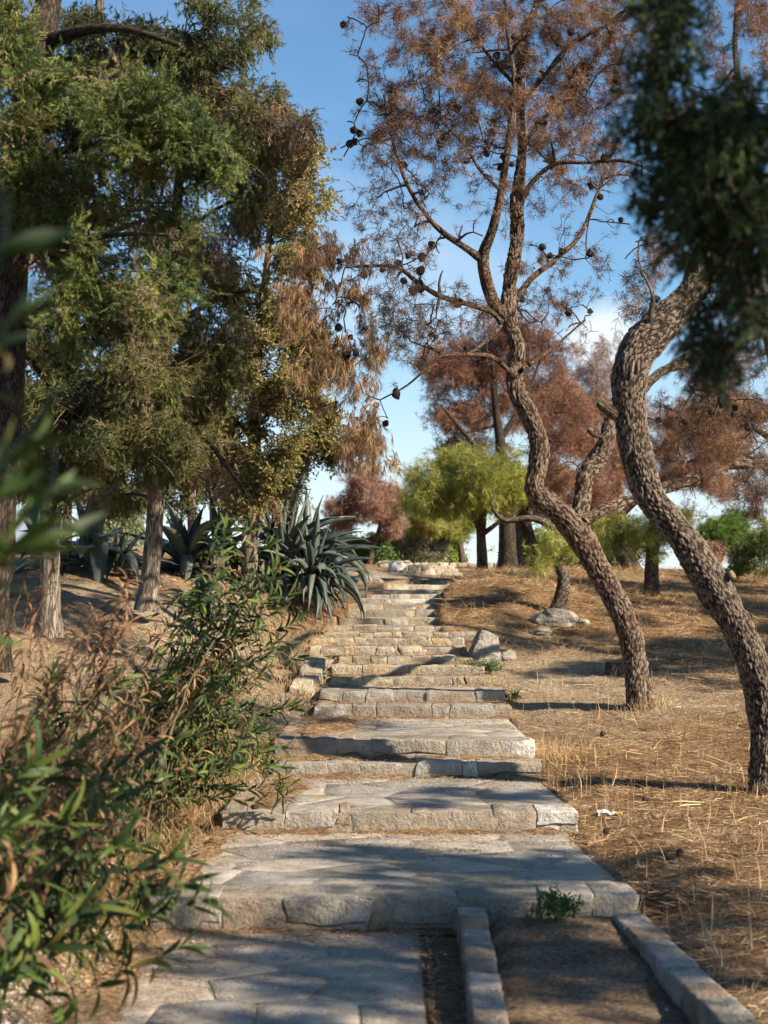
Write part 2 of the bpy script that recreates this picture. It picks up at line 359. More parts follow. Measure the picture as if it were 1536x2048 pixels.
CP = [(1.7,5,.06),(1.65,6.3,.09),(1.5,7.8,.12),(1.55,8.6,.17),(3,6,.12),(3,9,.22),(1.45,10,.21),(1.5,12,.36),(2.57,11,.30),(5,11,.4),
 (1.4,14,.57),(2.24,14,.66),(3.5,14,.7),(6,14,.85),(1.25,15.5,.80),(1.25,16.3,.93),(2.5,17,1.02),(5,18,1.2),(2.0,18.5,1.376),(4,20,1.40),
 (3.68,22,1.54),(7,21,1.5),(1.1,17.2,1.12),(.64,18.2,1.35),(.78,19,1.485),(1.05,19.5,1.70),(1.26,20,1.79),(1.52,21,1.86),(1.2,18.1,1.36),(1.65,18.6,1.46),(2.3,20.3,1.68),(1.15,21,1.78),(1.44,24,1.90),(1.9,26,1.94),(3,26,1.94),(5,27,1.95),(8,27,1.95),(12,27,1.93),
 (5,35,2.0),(12,35,1.9),(1,26.8,1.78),(1,30,1.79),(1.3,34,1.80),(1,42,2.15),(5,42,2.1),(-.42,28,1.89),(-1.0,32,2.12),(-3,30,2.25),(0,24.5,1.74),(-.5,24,1.72),
 (-1.6,20,1.78),(-1.1,19,1.66),(-.82,17.5,1.27),(-1.07,16.5,1.10),(-1.5,18,1.66),(-1.95,17,1.55),(-1.67,14.5,.95),(-2.66,15,1.28),(-3.3,15,1.40),
 (-2.4,15.5,1.45),(-4.2,26,2.12),(-5.0,32,2.46),(-10,30,2.5),(-6,20,1.95),(-5,12,1.0),(-2.5,10,.42),(-1.5,8,.10),(-1.5,6,.02),(-3,6,.15),
 (-3,8,.3),(-1.5,10,.24),(-1.15,12,.36),(-.95,14,.55),(-1.0,15.5,.85),(-8,8,.8),(-8,5,.6),(10,5,.3),(11,14,1.0),(0,3,0),(0,6,-.02),(0,10,.18),(0,14,.6),(0,17,1.1),(.1,20,1.42),(.3,22,1.62)]
CP = np.array(CP, float)
def _U(r2): return np.where(r2 > 1e-12, r2 * np.log(np.maximum(r2, 1e-12)), 0)
_n = len(CP); _K = _U(((CP[:, None, :2] - CP[None, :, :2]) ** 2).sum(-1)) + np.eye(_n) * 0.02
_A = np.zeros((_n + 3, _n + 3)); _A[:_n, :_n] = _K; _A[:_n, _n] = 1; _A[:_n, _n+1:] = CP[:, :2]; _A[_n:, :_n] = _A[:_n, _n:].T
_w = np.linalg.solve(_A, np.concatenate([CP[:, 2], [0, 0, 0]]))
def height(x, y, detail=True):
    x = np.atleast_1d(np.asarray(x, float)); y = np.atleast_1d(np.asarray(y, float))
    xc = np.clip(x, -11, 12); yc = np.clip(y, 3, 42)
    z = _w[_n] + _w[_n+1] * xc + _w[_n+2] * yc
    for i in range(_n): z = z + _w[i] * _U((xc - CP[i, 0]) ** 2 + (yc - CP[i, 1]) ** 2)
    far = np.maximum(y - 42, 0); z = z - 28 * (1 - np.exp(-(far / 110) ** 1.3)) - 0.0 * far
    side = np.maximum(np.abs(x) - 12, 0); z = z - 12 * (1 - np.exp(-(side / 90) ** 1.5))
    # blend towards the line of the steps close to them
    sl = np.interp(y, SD, SXL); sr = np.interp(y, SD, SXR)
    side_z = np.interp(y, SD, ZB) - 0.015
    dist = np.maximum(np.maximum(sl - x, x - sr), 0)
    near = sstep(7.2, 8.0, y) * (1 - sstep(15.6, 17.0, y))
    w = (1 - sstep(0.0, 0.45, dist)) * near
    z = z * (1 - w) + side_z * w
    # under the steps
    inside = ((x > sl + 0.03) & (x < sr - 0.03) & (y > 8.02) & (y < 26.3))
    zs = np.interp(y, SD, np.concatenate([[0], SZ[:-1]])) - 0.16
    z = np.where(inside, np.minimum(z, zs), z)
    # lower path bed and ramp bed
    bed = (1 - sstep(7.9, 8.05, y)) * sstep(-1.5, -1.1, x) * (1 - sstep(1.25, 1.45, x))
    z = z * (1 - bed) + (-0.02 + (0.035 + 0.075 * sstep(6.0, 8, y)) * sstep(0.42, 0.6, x) * (1 - sstep(1.1, 1.3, x))) * bed
    if detail:
        p = np.stack([x, y, x * 0], -1)
        onp = bed * (x < 0.14)
        amp = np.where(inside, 0, 1) * (1 - onp * 0.9)
        z = z + amp * (vnoise(p, 1.3, 3, 1) * 0.07 * sstep(0.0, .6, dist + (y < 7.5) * .3) + vnoise(p, 9, 2, 2) * 0.03)
    return z

def axis(segs):
    out = []
    for a_, b_, st in segs: out += list(np.arange(a_, b_, st))
    return np.array(out)
gx = axis([(-3000, -400, 650), (-400, -60, 60), (-60, -12, 4), (-12, -3.5, 0.25), (-3.5, 5.0, 0.06), (5, 13, 0.25), (13, 60, 4), (60, 400, 60), (400, 3001, 650)])
gy = axis([(-400, -40, 60), (-40, 0, 4), (0, 4.5, 0.5), (4.5, 24, 0.06), (24, 45, 0.2), (45, 100, 3), (100, 500, 40), (500, 4100, 600)])
GX, GY = np.meshgrid(gx, gy)
GZ = height(GX.ravel(), GY.ravel())
nx, ny = len(gx), len(gy)
idx = np.arange(nx * ny).reshape(ny, nx)
Q = np.stack([idx[:-1, :-1], idx[:-1, 1:], idx[1:, 1:], idx[1:, :-1]], -1).reshape(-1, 4)
GV = np.stack([GX.ravel(), GY.ravel(), GZ], -1)
def blob2(x, y, cx, cy_, rx, ry): return np.exp(-(((x - cx) / rx) ** 2 + ((y - cy_) / ry) ** 2))
X_, Y_ = GV[:, 0], GV[:, 1]
sandm = np.clip(0.95 * blob2(X_, Y_, -1.2, 15.6, 1.0, 2.6) + 0.9 * blob2(X_, Y_, 1.75, 15.4, 0.9, 1.5) + 0.8 * blob2(X_, Y_, -.6, 28, 1.3, 5) +
                0.6 * blob2(X_, Y_, -1.6, 6.8, .8, 1.2) + .55 * blob2(X_, Y_, -3.5, 15, 3, 3) + .5 * blob2(X_, Y_, 3, 15, 3, 1.2) + .5 * blob2(X_, Y_, 1.5, 30, 3, 5) + .5 * blob2(X_, Y_, -5, 32, 4, 3), 0, 1)
sandm = np.clip(sandm + 1.6 * vnoise(np.stack([X_, Y_, X_ * 0], -1), 0.9, 3, 5) * (sandm > .05), 0, 1)
dirtm = np.clip(((X_ > .1) & (X_ < 1.5) & (Y_ < 8.1)) * 0.9 + ((X_ > -1.2) & (X_ < 1.2) & (Y_ > 7.5) & (Y_ < 14)) * .5, 0, 1)
me = mesh_np('ground', GV, [Q], np.stack([sandm, dirtm, sandm * 0], -1))
ground = link('ground', me, GROUND, kind='structure')

# ------------------------------------------------------------------ stones
def stone_mesh(c8, name, fine=True, r=0.005, amp=0.014, seed=0):
    """c8: 8 corners, order (x0y0z0,x1y0z0,x1y1z0,x0y1z0, same with z1); y0 is the front. origin at centre."""
    c8 = np.asarray(c8, float); cen = c8.mean(0); c8 = c8 - cen
    ext = np.array([np.linalg.norm(c8[1] - c8[0]), np.linalg.norm(c8[3] - c8[0]), np.linalg.norm(c8[4] - c8[0])])
    r = min(r, ext.min() * 0.3)
    if fine: gs = [np.array([0, .5, 1.0]) , np.array([0, 1.0]), np.array([0, .5, 1.0])]
    else: gs = [np.array([0, 1.0])] * 3
    def ax(n, i):
        q = min(0.3, 1.2 * r / max(ext[i], 1e-3)); mid = np.linspace(q, 1 - q, n)
        return np.concatenate([[0], mid, [1]])
    A = [ax(6 if fine else 2, 0), ax(2, 1), ax(4 if fine else 2, 2)]
    Vs = []; Fs = []; key = {}
    def vid(i, j, k):
        q = (i, j, k)
        if q not in key:
            key[q] = len(Vs); Vs.append((A[0][i], A[1][j], A[2][k]))
        return key[q]
    n0, n1, n2 = len(A[0]) - 1, len(A[1]) - 1, len(A[2]) - 1
    for i in range(n0):
        for j in range(n1):
            Fs.append((vid(i, j, 0), vid(i, j+1, 0), vid(i+1, j+1, 0), vid(i+1, j, 0)))
            Fs.append((vid(i, j, n2), vid(i+1, j, n2), vid(i+1, j+1, n2), vid(i, j+1, n2)))
    for i in range(n0):
        for k in range(n2):
            Fs.append((vid(i, 0, k), vid(i+1, 0, k), vid(i+1, 0, k+1), vid(i, 0, k+1)))
            Fs.append((vid(i, n1, k), vid(i, n1, k+1), vid(i+1, n1, k+1), vid(i+1, n1, k)))
    for j in range(n1):
        for k in range(n2):
            Fs.append((vid(0, j, k), vid(0, j, k+1), vid(0, j+1, k+1), vid(0, j+1, k)))
            Fs.append((vid(n0, j, k), vid(n0, j+1, k), vid(n0, j+1, k+1), vid(n0, j, k+1)))
    U = np.array(Vs)
    u, v, w = U[:, 0:1], U[:, 1:2], U[:, 2:3]
    P = ((1-u)*(1-v)*(1-w)*c8[0] + u*(1-v)*(1-w)*c8[1] + u*v*(1-w)*c8[2] + (1-u)*v*(1-w)*c8[3] +
         (1-u)*(1-v)*w*c8[4] + u*(1-v)*w*c8[5] + u*v*w*c8[6] + (1-u)*v*w*c8[7])
    # round the edges: pull vertices that lie on 2+ faces inwards
    onf = ((U < 1e-6) | (U > 1 - 1e-6))
    cnt = onf.sum(1)
    sgn = np.where(U < 0.5, 1, -1) * onf
    pull = np.where(cnt == 3, 0.5, np.where(cnt == 2, 0.3, 0.0))[:, None] * r
    P = P + sgn * pull
    nz_ = np.stack([vnoise(P + cen, 9, 2, 11 + k) for k in range(3)], -1)
    P = P + nz_ * amp * 2.2 + nz_[:, ::-1] * 0.0
    P = P + np.stack([vnoise(P + cen, 28, 2, 31 + k) for k in range(3)], -1) * amp * 1.2
    return mesh_np(name, P, [np.array(Fs)], None, None, True), cen

def rockmesh(name, rx, ry, rz, seed, amp=0.35, sub=3, flat=0.0):
    import bmesh
    bm = bmesh.new(); bmesh.ops.create_icosphere(bm, subdivisions=sub, radius=1)
    V = np.array([v.co[:] for v in bm.verts]); F = np.array([[v.index for v in f.verts] for f in bm.faces]); bm.free()
    r_ = 1 + amp * vnoise(V, 1.3, 3, seed) * 2 + 0.10 * np.round(vnoise(V, 2.6, 2, seed + 3) * 6) / 2
    V = V * r_[:, None] * np.array([rx, ry, rz])
    V[:, 2] = np.maximum(V[:, 2], -rz * 0.6)
    return mesh_np(name, V, [F], None, None, False if sub < 4 else True)

stair = empty('stone_staircase', (0.1, 8, 0), 'long worn stone staircase with broad paved lower landings climbing the slope between agaves and pines', 'staircase')
SX0, SY0 = 0.1, 8.0
def put(o, parent, world):
    """place child at world pos given parent chain of unrotated empties"""
    off = Vector((0, 0, 0)); q = parent
    while q is not None: off += q.location; q = q.parent
    o.location = Vector(tuple(float(v) for v in world)) - off

def riser(parent, y, z0, z1, xl, xr, n, depth, mat, fine=True, split=0.2, seed=0, over=0.0, white_at=None, sunk=0.06, skew=None, name='stone', backz=None):
    rs = np.random.default_rng(seed)
    w = rs.uniform(0.4, 1.9, n); w = np.cumsum(w) / w.sum(); xs = np.concatenate([[0], w]) * (xr - xl) + xl
    gap = 0.0028 if fine else 0.003
    jb = np.concatenate([[0], rs.uniform(-.035, .035, n - 1), [0]]); jt = np.concatenate([[0], rs.uniform(-.03, .03, n - 1), [0]])
    for i in range(n):
        xb0, xb1, xt0, xt1 = xs[i] + jb[i] + gap, xs[i+1] + jb[i+1] - gap, xs[i] + jt[i] + gap, xs[i+1] + jt[i+1] - gap
        yf = y + rs.uniform(-.012, .012); top = z1 + rs.uniform(-.010, .008); zb = z0 - sunk
        sk = 0 if skew is None else skew
        rows = [(0.0, 1.0)]
        if rs.random() < split and (z1 - z0) > 0.09:
            m_ = rs.uniform(.35, .6); rows = [(0, m_), (m_, 1)]
        for (q0, q1) in rows:
            zz0 = zb + (top - zb) * q0 + (0.004 if q0 else 0); zz1 = zb + (top - zb) * q1 - (0.004 if q1 < 1 else 0)
            a0, a1 = xb0 + (xt0 - xb0) * q0, xb1 + (xt1 - xb1) * q0
            b0, b1 = xb0 + (xt0 - xb0) * q1, xb1 + (xt1 - xb1) * q1
            yb = y + depth + rs.uniform(-.03, .03); yo = yf + (0.01 if q0 == 0 and len(rows) == 2 else 0)
            c8 = [(a0, yo, zz0), (a1, yo, zz0), (a1, yb, zz0), (a0, yb, zz0), (b0, yo, zz1), (b1, yo, zz1), (b1, yb, zz1), (b0, yb, zz1)]
            me_, cen = stone_mesh(c8, name, fine, amp=.019 if fine else .012, seed=seed)
            mt = WHITE_STONE if (white_at is not None and i in white_at) else mat
            o = link(name, me_, mt, parent); put(o, parent, cen)

def slab(name, poly, z0, z1, mat, parent, inset=0.0, wob=0.0, seed=0, bevel=0.003):
    """irregular flat stone: polygon in xy, extruded with a small bevel"""
    P = np.asarray(poly, float); c = P.mean(0)
    # subdivide edges for an uneven outline
    R = []
    rs = np.random.default_rng(seed)
    for i in range(len(P)):
        a_, b_ = P[i], P[(i + 1) % len(P)]
        for t_ in (0, .5):
            q = a_ + (b_ - a_) * t_
            d_ = c - q; q = q + d_ / max(np.linalg.norm(d_), 1e-4) * rs.uniform(0, 0.012 if t_ else 0.016); R.append(q)
    R = np.array(R) - c; n = len(R)
    ln = np.linalg.norm(R, axis=1, keepdims=True)
    R2 = R * (1 - bevel / np.maximum(ln, .03)); R3 = R * 0.5
    dz = lambda: rs.uniform(-wob, wob, n)
    V = np.concatenate([np.c_[R, np.full(n, z0)], np.c_[R, np.full(n, z1 - bevel * .7)], np.c_[R2, z1 + dz() * .5], np.c_[R3, z1 + dz()], [[0, 0, z1 + rs.uniform(-wob, wob)]]])
    k = np.arange(n); k2 = (k + 1) % n; Qs = []
    for r_ in range(3): Qs.append(np.stack([r_*n + k, r_*n + k2, (r_+1)*n + k2, (r_+1)*n + k], -1))
    T = np.stack([3*n + k, 3*n + k2, np.full(n, 4*n)], -1)
    me_ = mesh_np(name, V - np.array([0, 0, z1]), [np.concatenate(Qs), T], None, None, True)
    o = link(name, me_, mat, parent); put(o, parent, (c[0], c[1], z1))
    return o

def clip(poly, p, nrm):
    out = []
    for i in range(len(poly)):
        a_, b_ = poly[i], poly[(i + 1) % len(poly)]
        da, db = np.dot(a_ - p, nrm), np.dot(b_ - p, nrm)
        if da <= 0: out.append(a_)
        if da * db < 0: out.append(a_ + (b_ - a_) * da / (da - db))
    return out
def voronoi(region, seeds, gap):
    cells = []
    for i, s in enumerate(seeds):
        poly = [np.array(q, float) for q in region]
        for j, r_ in enumerate(seeds):
            if i == j: continue
            d_ = r_ - s; L = np.linalg.norm(d_)
            if L > 3: continue
            poly = clip(poly, s + d_ / 2 - d_ / L * gap, d_ / L)
            if len(poly) < 3: break
        if len(poly) >= 3:
            A_ = np.array(poly)
            area = 0.5 * abs(np.dot(A_[:, 0], np.roll(A_[:, 1], 1)) - np.dot(A_[:, 1], np.roll(A_[:, 0], 1)))
            if area > 0.008: cells.append(A_)
    return cells
def paving(parent, region, z, n, seed, th=0.05, name='flagstone', gap=0.0015, asp=0.8, mat=None, wob=0.002, slope=0.0):
    rs = np.random.default_rng(seed); R = np.array(region)
    lo, hi = R.min(0), R.max(0); seeds = []
    cand = rs.uniform(lo, hi, (n * 60, 2))
    for c in cand:
        if all(np.hypot(*((c - s) * (asp, 1))) > 0 for s in seeds): pass
    # best-candidate sampling with wide stones
    seeds = [cand[0]]
    for k in range(1, n):
        cs = rs.uniform(lo, hi, (25, 2)); d_ = np.min([np.hypot((cs[:, 0] - s[0]) * asp, cs[:, 1] - s[1]) for s in seeds], axis=0)
        seeds.append(cs[np.argmax(d_)])
    # work in squeezed space so cells are wider than deep
    sq = np.array([asp, 1.0])
    cells = voronoi(R * sq, [s * sq for s in seeds], gap)
    for i, c in enumerate(cells):
        c = c / sq
        slab(name, c, z - th, z + rs.uniform(-.002, .0025), mat or FLAG, parent, wob=wob, seed=seed * 100 + i)

def core(parent, y0, y1, xl, xr, xl2, xr2, z0, z1, name='mortar_bed'):
    V = [(xl, y0, z0), (xr, y0, z0), (xr2, y1, z0), (xl2, y1, z0), (xl, y0, z1), (xr, y0, z1), (xr2, y1, z1), (xl2, y1, z1)]
    F = [(0, 3, 2, 1), (4, 5, 6, 7), (0, 1, 5, 4), (1, 2, 6, 5), (2, 3, 7, 6), (3, 0, 4, 7)]
    V = np.array(V, float); c = V.mean(0)
    me_ = mesh_np(name, V - c, [np.array(F)], None, None, False)
    o = link(name, me_, MORTAR, parent); put(o, parent, c)

NST = [8, 8, 6, 6, 7, 7, 7, 7, 7, 9, 9, 7, 6, 5, 5, 5, 5, 6, 6, 5, 4]
for i, (d, _, _, _) in enumerate(STEPS):
    z0, z1 = float(ZB[i]), float(SZ[i]); xl, xr = float(SXL[i]), float(SXR[i])
    if i >= 11: xr += 0.35
    if i >= 9: xl -= 0.06
    st = empty('step', (0.5 * (xl + xr) - SX0, d - SY0, z0), parent=stair)
    yn = STEPS[i + 1][0] if i + 1 < len(STEPS) else d + 1.2
    tread = yn - d
    fine = i < 11
    near = i < 4 
    dep = min(tread + 0.06, 0.42) if not near else 0.36
    if i == 2: dep = 0.30
    mat = STONE_NEAR if i < 6 else STONE
    if i >= 14: mat = STONE if i < 17 else PALE
    riser(st, d, z0, z1, xl, xr, NST[i], dep, mat, fine, {0: .4, 1: .3, 2: .3}.get(i, .15), seed=40 + i, white_at={1: [7], 3: [5], 2: [4], 16: [1, 2, 3]}.get(i))
    core(st, d + 0.005, yn + 0.05, xl + .015, xr - .015, xl + .015, (xr - .03 if tread < 1 else xr - .12), z0 - 0.15, z1 - (0.0035 if tread > .5 else 0.008))
    if tread > 0.5:
        y0 = d + dep + 0.01; y1 = yn - 0.01
        xl2, xr2 = float(SXL[min(i+1, 20)]), float(SXR[min(i+1, 20)])
        if i == 0: reg = [(xl + .03, y0), (xr - .03, y0), (1.12, y1), (-1.03, y1)]; n = 19
        elif i == 1: reg = [(-.62, y0), (xr - .04, y0), (1.13, y1), (-.66, y1)]; n = 12
        elif i == 3: reg = [(-.10, y0 - .04), (xr - .05, y0 - .04), (1.10, y1), (-.05, y1)]; n = 9
        else: reg = [(xl, y0), (xr, y0), (xr2, y1), (xl2, y1)]; n = 7
        reg = reg if True else reg
        paving(st, reg, z1 - .002, n, 70 + i)

# lower path of flagstones and the two kerbs of the pram ramp
path = link('lower_path', mesh_np('lower_path', np.array([(-1.35, 3.0, -.004), (.17, 3.0, -.004), (.17, 7.99, -.004), (-1.2, 7.99, -.004), (-1.35, 3.0, -.1), (.17, 3.0, -.1), (.17, 7.99, -.1), (-1.2, 7.99, -.1)]),
      [np.array([(0, 1, 2, 3), (0, 4, 5, 1), (3, 2, 6, 7)])], None, None, False), MORTAR, kind='structure')
paving(path, [(-1.30, 4.2), (.165, 4.2), (.165, 7.97), (-1.15, 7.97)], 0.000, 34, 5, wob=.002)

def kerb(label, p0, p1, w, z0, z1a, z1b, n, seed):
    p0 = np.array(p0, float); p1 = np.array(p1, float)
    k = empty('ramp_kerb', (p0[0], p0[1], z0), label, 'kerb', 'kerbs of the earth ramp', 'thing')
    d_ = (p1 - p0); L = np.linalg.norm(d_); d_ /= L; nr = np.array([-d_[1], d_[0]])
    rs = np.random.default_rng(seed); t_ = np.cumsum(rs.uniform(.7, 1.3, n)); t_ = np.concatenate([[0], t_ / t_[-1]]) * L
    for i in range(n):
        a_, b_ = t_[i] + .005, t_[i+1] - .005; w0 = w * rs.uniform(.92, 1.06)
        za, zb_ = np.interp([a_, b_], [0, L], [z1a, z1b]) + rs.uniform(-.008, .008)
        q = [p0 + d_ * a_ - nr * w0 / 2, p0 + d_ * b_ - nr * w0 / 2, p0 + d_ * b_ + nr * w0 / 2, p0 + d_ * a_ + nr * w0 / 2]
        c8 = [(*v, z0) for v in q] + [(*q[0], za), (*q[1], zb_), (*q[2], zb_), (*q[3], za)]
        me_, cen = stone_mesh(c8, 'stone', True, r=.015, amp=.006)
        o = link('stone', me_, STONE_NEAR, k); put(o, k, cen)
kerb('inner grey stone kerb between the paved path and the earth ramp', (.435, 7.97), (.365, 4.0), .135, -.1, .13, .075, 15, 3)
kerb('outer stone kerb along the earth ramp, bordering the straw-covered ground', (1.20, 7.9), (1.42, 4.0), .15, -.1, .11, .13, 14, 4)
# ------------------------------------------------------------------ tubes, trees
def catmull(P, R, step):
    P = np.asarray(P, float); R = np.asarray(R, float)
    Pe = np.vstack([2 * P[0] - P[1], P, 2 * P[-1] - P[-2]]); out = []; ro = []
    for i in range(1, len(Pe) - 2):
        L = np.linalg.norm(Pe[i+1] - Pe[i]); n = max(2, int(L / step))
        for t in np.arange(n) / n:
            a_, b_, c_, d_ = Pe[i-1], Pe[i], Pe[i+1], Pe[i+2]
            out.append(0.5 * ((2*b_) + (-a_ + c_) * t + (2*a_ - 5*b_ + 4*c_ - d_) * t*t + (-a_ + 3*b_ - 3*c_ + d_) * t**3))
            s_ = t * t * (3 - 2 * t); ro.append(R[i-1] * (1 - s_) + R[i] * s_)
    out.append(P[-1]); ro.append(R[-1])
    return np.array(out), np.array(ro)

def tube(P, R, sides, amp=0.0, fr=6.0, seed=0, flare=0.0, cap=True, lump=0.0):
    n = len(P); T = np.gradient(P, axis=0); T /= np.linalg.norm(T, axis=1, keepdims=True) + 1e-9
    u = np.cross(T[0], [0.0, 1.0, 0.02]); u /= np.linalg.norm(u) + 1e-9
    U = [u]
    for i in range(1, n):
        u = U[-1] - T[i] * np.dot(U[-1], T[i]); u /= np.linalg.norm(u) + 1e-9; U.append(u)
    U = np.array(U); B = np.cross(T, U)
    arc = np.concatenate([[0], np.cumsum(np.linalg.norm(np.diff(P, axis=0), axis=1))])
    th = np.linspace(0, 2 * np.pi, sides, endpoint=False) + np.pi / 2 + .3
    ring = U[:, None, :] * np.cos(th)[None, :, None] + B[:, None, :] * np.sin(th)[None, :, None]
    r = np.repeat(R[:, None], sides, 1)
    if flare: r = r * (1 + flare * np.exp(-arc / 0.12)[:, None] * (1 + .5 * np.sin(th * 3 + seed)[None]))
    V = P[:, None, :] + ring * r[:, :, None]
    if lump: 
        q = vnoise(V.reshape(-1, 3), 3.5, 2, seed + 9).reshape(n, sides); V = V + ring * (q * lump * r * 2)[:, :, None]
    if amp:
        q = vnoise(V.reshape(-1, 3), fr * 3, 2, seed).reshape(n, sides); V = V + ring * (q * amp)[:, :, None]
    V = V.reshape(-1, 3)
    i = np.arange(n - 1)[:, None]; j = np.arange(sides)[None, :]; j2 = (j + 1) % sides
    Q = np.stack([i * sides + j, i * sides + j2, (i + 1) * sides + j2, (i + 1) * sides + j], -1).reshape(-1, 4)
    rm = R.mean()
    uu0 = (j * 2 * np.pi * rm / sides) + i * 0; uu1 = ((j + 1) * 2 * np.pi * rm / sides) + i * 0
    v0 = arc[:-1][:, None] + j * 0; v1 = arc[1:][:, None] + j * 0
    uv = np.stack([np.stack([uu0, v0], -1), np.stack([uu1, v0], -1), np.stack([uu1, v1], -1), np.stack([uu0, v1], -1)], 2).reshape(-1, 2)
    Tr = np.zeros((0, 3), int)
    if cap:
        V = np.vstack([V, P[-1] + T[-1] * R[-1] * 0.25]); c = len(V) - 1; k = np.arange(sides)
        Tr = np.stack([(n-1) * sides + k, (n-1) * sides + (k+1) % sides, np.full(sides, c)], -1)
        uv = np.vstack([uv, np.zeros((3 * sides, 2))])
    return V, Q, Tr, uv

def worley(Q3, seed=0):
    n = len(Q3); base = np.floor(Q3).astype(np.int64); d1 = np.full(n, 9.0); d2 = np.full(n, 9.0); idv = np.zeros(n)
    for dx in (-1, 0, 1):
        for dy in (-1, 0, 1):
            for dz in (-1, 0, 1):
                cc = base + [dx, dy, dz]; h = (cc[:, 0] * 73856093 ^ cc[:, 1] * 19349663 ^ cc[:, 2] * 83492791 ^ (seed * 7919))
                f = cc + np.stack([_tab[h & 4095], _tab[(h >> 3) & 4095], _tab[(h >> 6) & 4095]], -1)
                d = ((f - Q3) ** 2).sum(1) ** .5; nw = d < d1
                d2 = np.where(nw, d1, np.minimum(d2, d)); idv = np.where(nw, _tab[(h >> 2) & 4095], idv); d1 = np.where(nw, d, d1)
    return d1, d2, idv

def plated(name, pts, mat, parent, origin, step=.012, sides=96, amp=.009, seed=0, flare=.2, lump=.14, fx=46.0, fz=17.0):
    P = np.array([W(p[0], p[1], p[2]) for p in pts]); R = np.array([p[3] / 2 * p[2] / FP for p in pts])
    P, R = catmull(P, R, step)
    V, Q, T, uv = tube(P, R, sides, 0, 6, seed, flare, True, lump)
    n = len(P); ctr = np.repeat(P, sides, 0); body = V[:n * sides]; out = body - ctr; out /= np.linalg.norm(out, axis=1, keepdims=True) + 1e-9
    # unroll along the stem: local offsets plus arc length, so plates follow a leaning trunk
    Tn = np.gradient(P, axis=0); Tn /= np.linalg.norm(Tn, axis=1, keepdims=True)
    arc = np.concatenate([[0], np.cumsum(np.linalg.norm(np.diff(P, axis=0), axis=1))])
    loc = np.stack([(body - ctr)[:, 0] * fx, (body - ctr)[:, 1] * fx, np.repeat(arc, sides) * fz], -1)
    wob = np.stack([vnoise(loc, .6, 3, seed + k) for k in range(3)], -1) * 1.5
    d1, d2, idv = worley(loc + wob, seed); edge = np.clip((d2 - d1) / .5 + vnoise(loc, 2.6, 3, seed + 2) * 1.5, 0, 1); edge = edge * edge * (3 - 2 * edge)
    hh = (edge * (.35 + .9 * idv)) * (.35 + 2.2 * (vnoise(loc, .12, 2, seed + 8) + .35).clip(0)) + vnoise(loc, 1.1, 4, seed + 5) * 1.9 + vnoise(loc, .22, 2, seed + 6) * 2.2
    body = body + out * (hh * amp)[:, None]; V[:n * sides] = body
    cl = np.zeros((len(V), 3)); cl[:n * sides, 0] = idv; cl[:n * sides, 1] = edge
    me_ = mesh_np(name, V - origin, [Q, T], cl, None)
    return link(name, me_, mat, parent), P, R

def tube_obj(name, pts, mat, parent, origin, step=0.05, sides=20, amp=0.012, seed=0, flare=0.0, lump=0.12, label=None, cap=True, fr=6.0, kind=None):
    """pts: list of (px, py, d, width_px)"""
    P = np.array([W(p[0], p[1], p[2]) for p in pts]); R = np.array([p[3] / 2 * p[2] / FP for p in pts])
    P, R = catmull(P, R, step)
    V, Q, T, uv = tube(P, R, sides, amp, fr, seed, flare, cap, lump)
    me_ = mesh_np(name, V - origin, [Q, T] if len(T) else [Q], None, uv)
    return link(name, me_, mat, parent, kind, None, label), P, R

class Skel:
    def __init__(s): s.P = np.zeros((0, 3)); s.R = np.zeros(0)
    def add(s, P, R): s.P = np.vstack([s.P, P]); s.R = np.concatenate([s.R, R])

def grow(sk, targets, rbase, rtip, droop=0.1, wig=0.08, nseg=6, rs=rng, maxlen=3.0, vert=0.0):
    """joins every target to the nearest wood; returns the polylines"""
    targets = np.asarray(targets)
    d0 = np.array([np.min(((sk.P - t) ** 2).sum(1)) for t in targets]); out = []
    Pbuf = np.zeros((len(sk.P) + len(targets) * nseg + 8, 3)); Rbuf = np.zeros(len(Pbuf)); n = len(sk.P)
    Pbuf[:n] = sk.P; Rbuf[:n] = sk.R
    for t in targets[np.argsort(d0)]:
        D = ((Pbuf[:n] - t) ** 2).sum(1)
        if vert: D = D + vert * np.maximum(Pbuf[:n, 2] - t[2], 0) ** 2
        k = int(np.argmin(D)); p = Pbuf[k].copy(); L = math.sqrt(D[k])
        if L < 0.03 : continue
        s_ = np.linspace(0, 1, nseg + 1)[:, None]
        mid = (p + t) / 2 + rs.normal(0, wig * L, 3) + np.array([0, 0, droop * L])
        C = (1 - s_) ** 2 * p + 2 * s_ * (1 - s_) * mid + s_ ** 2 * t + rs.normal(0, wig * L * .12, (nseg + 1, 3)) * (s_ > 0)
        rb = min(Rbuf[k] * 0.75, rbase * (0.5 + L)); r_ = rb + (rtip - rb) * s_[:, 0]; r_ = np.maximum(r_, rtip)
        out.append((C, r_)); m = nseg
        Pbuf[n:n+m] = C[1:]; Rbuf[n:n+m] = r_[1:]; n += m
    sk.P = Pbuf[:n].copy(); sk.R = Rbuf[:n].copy()
    return out

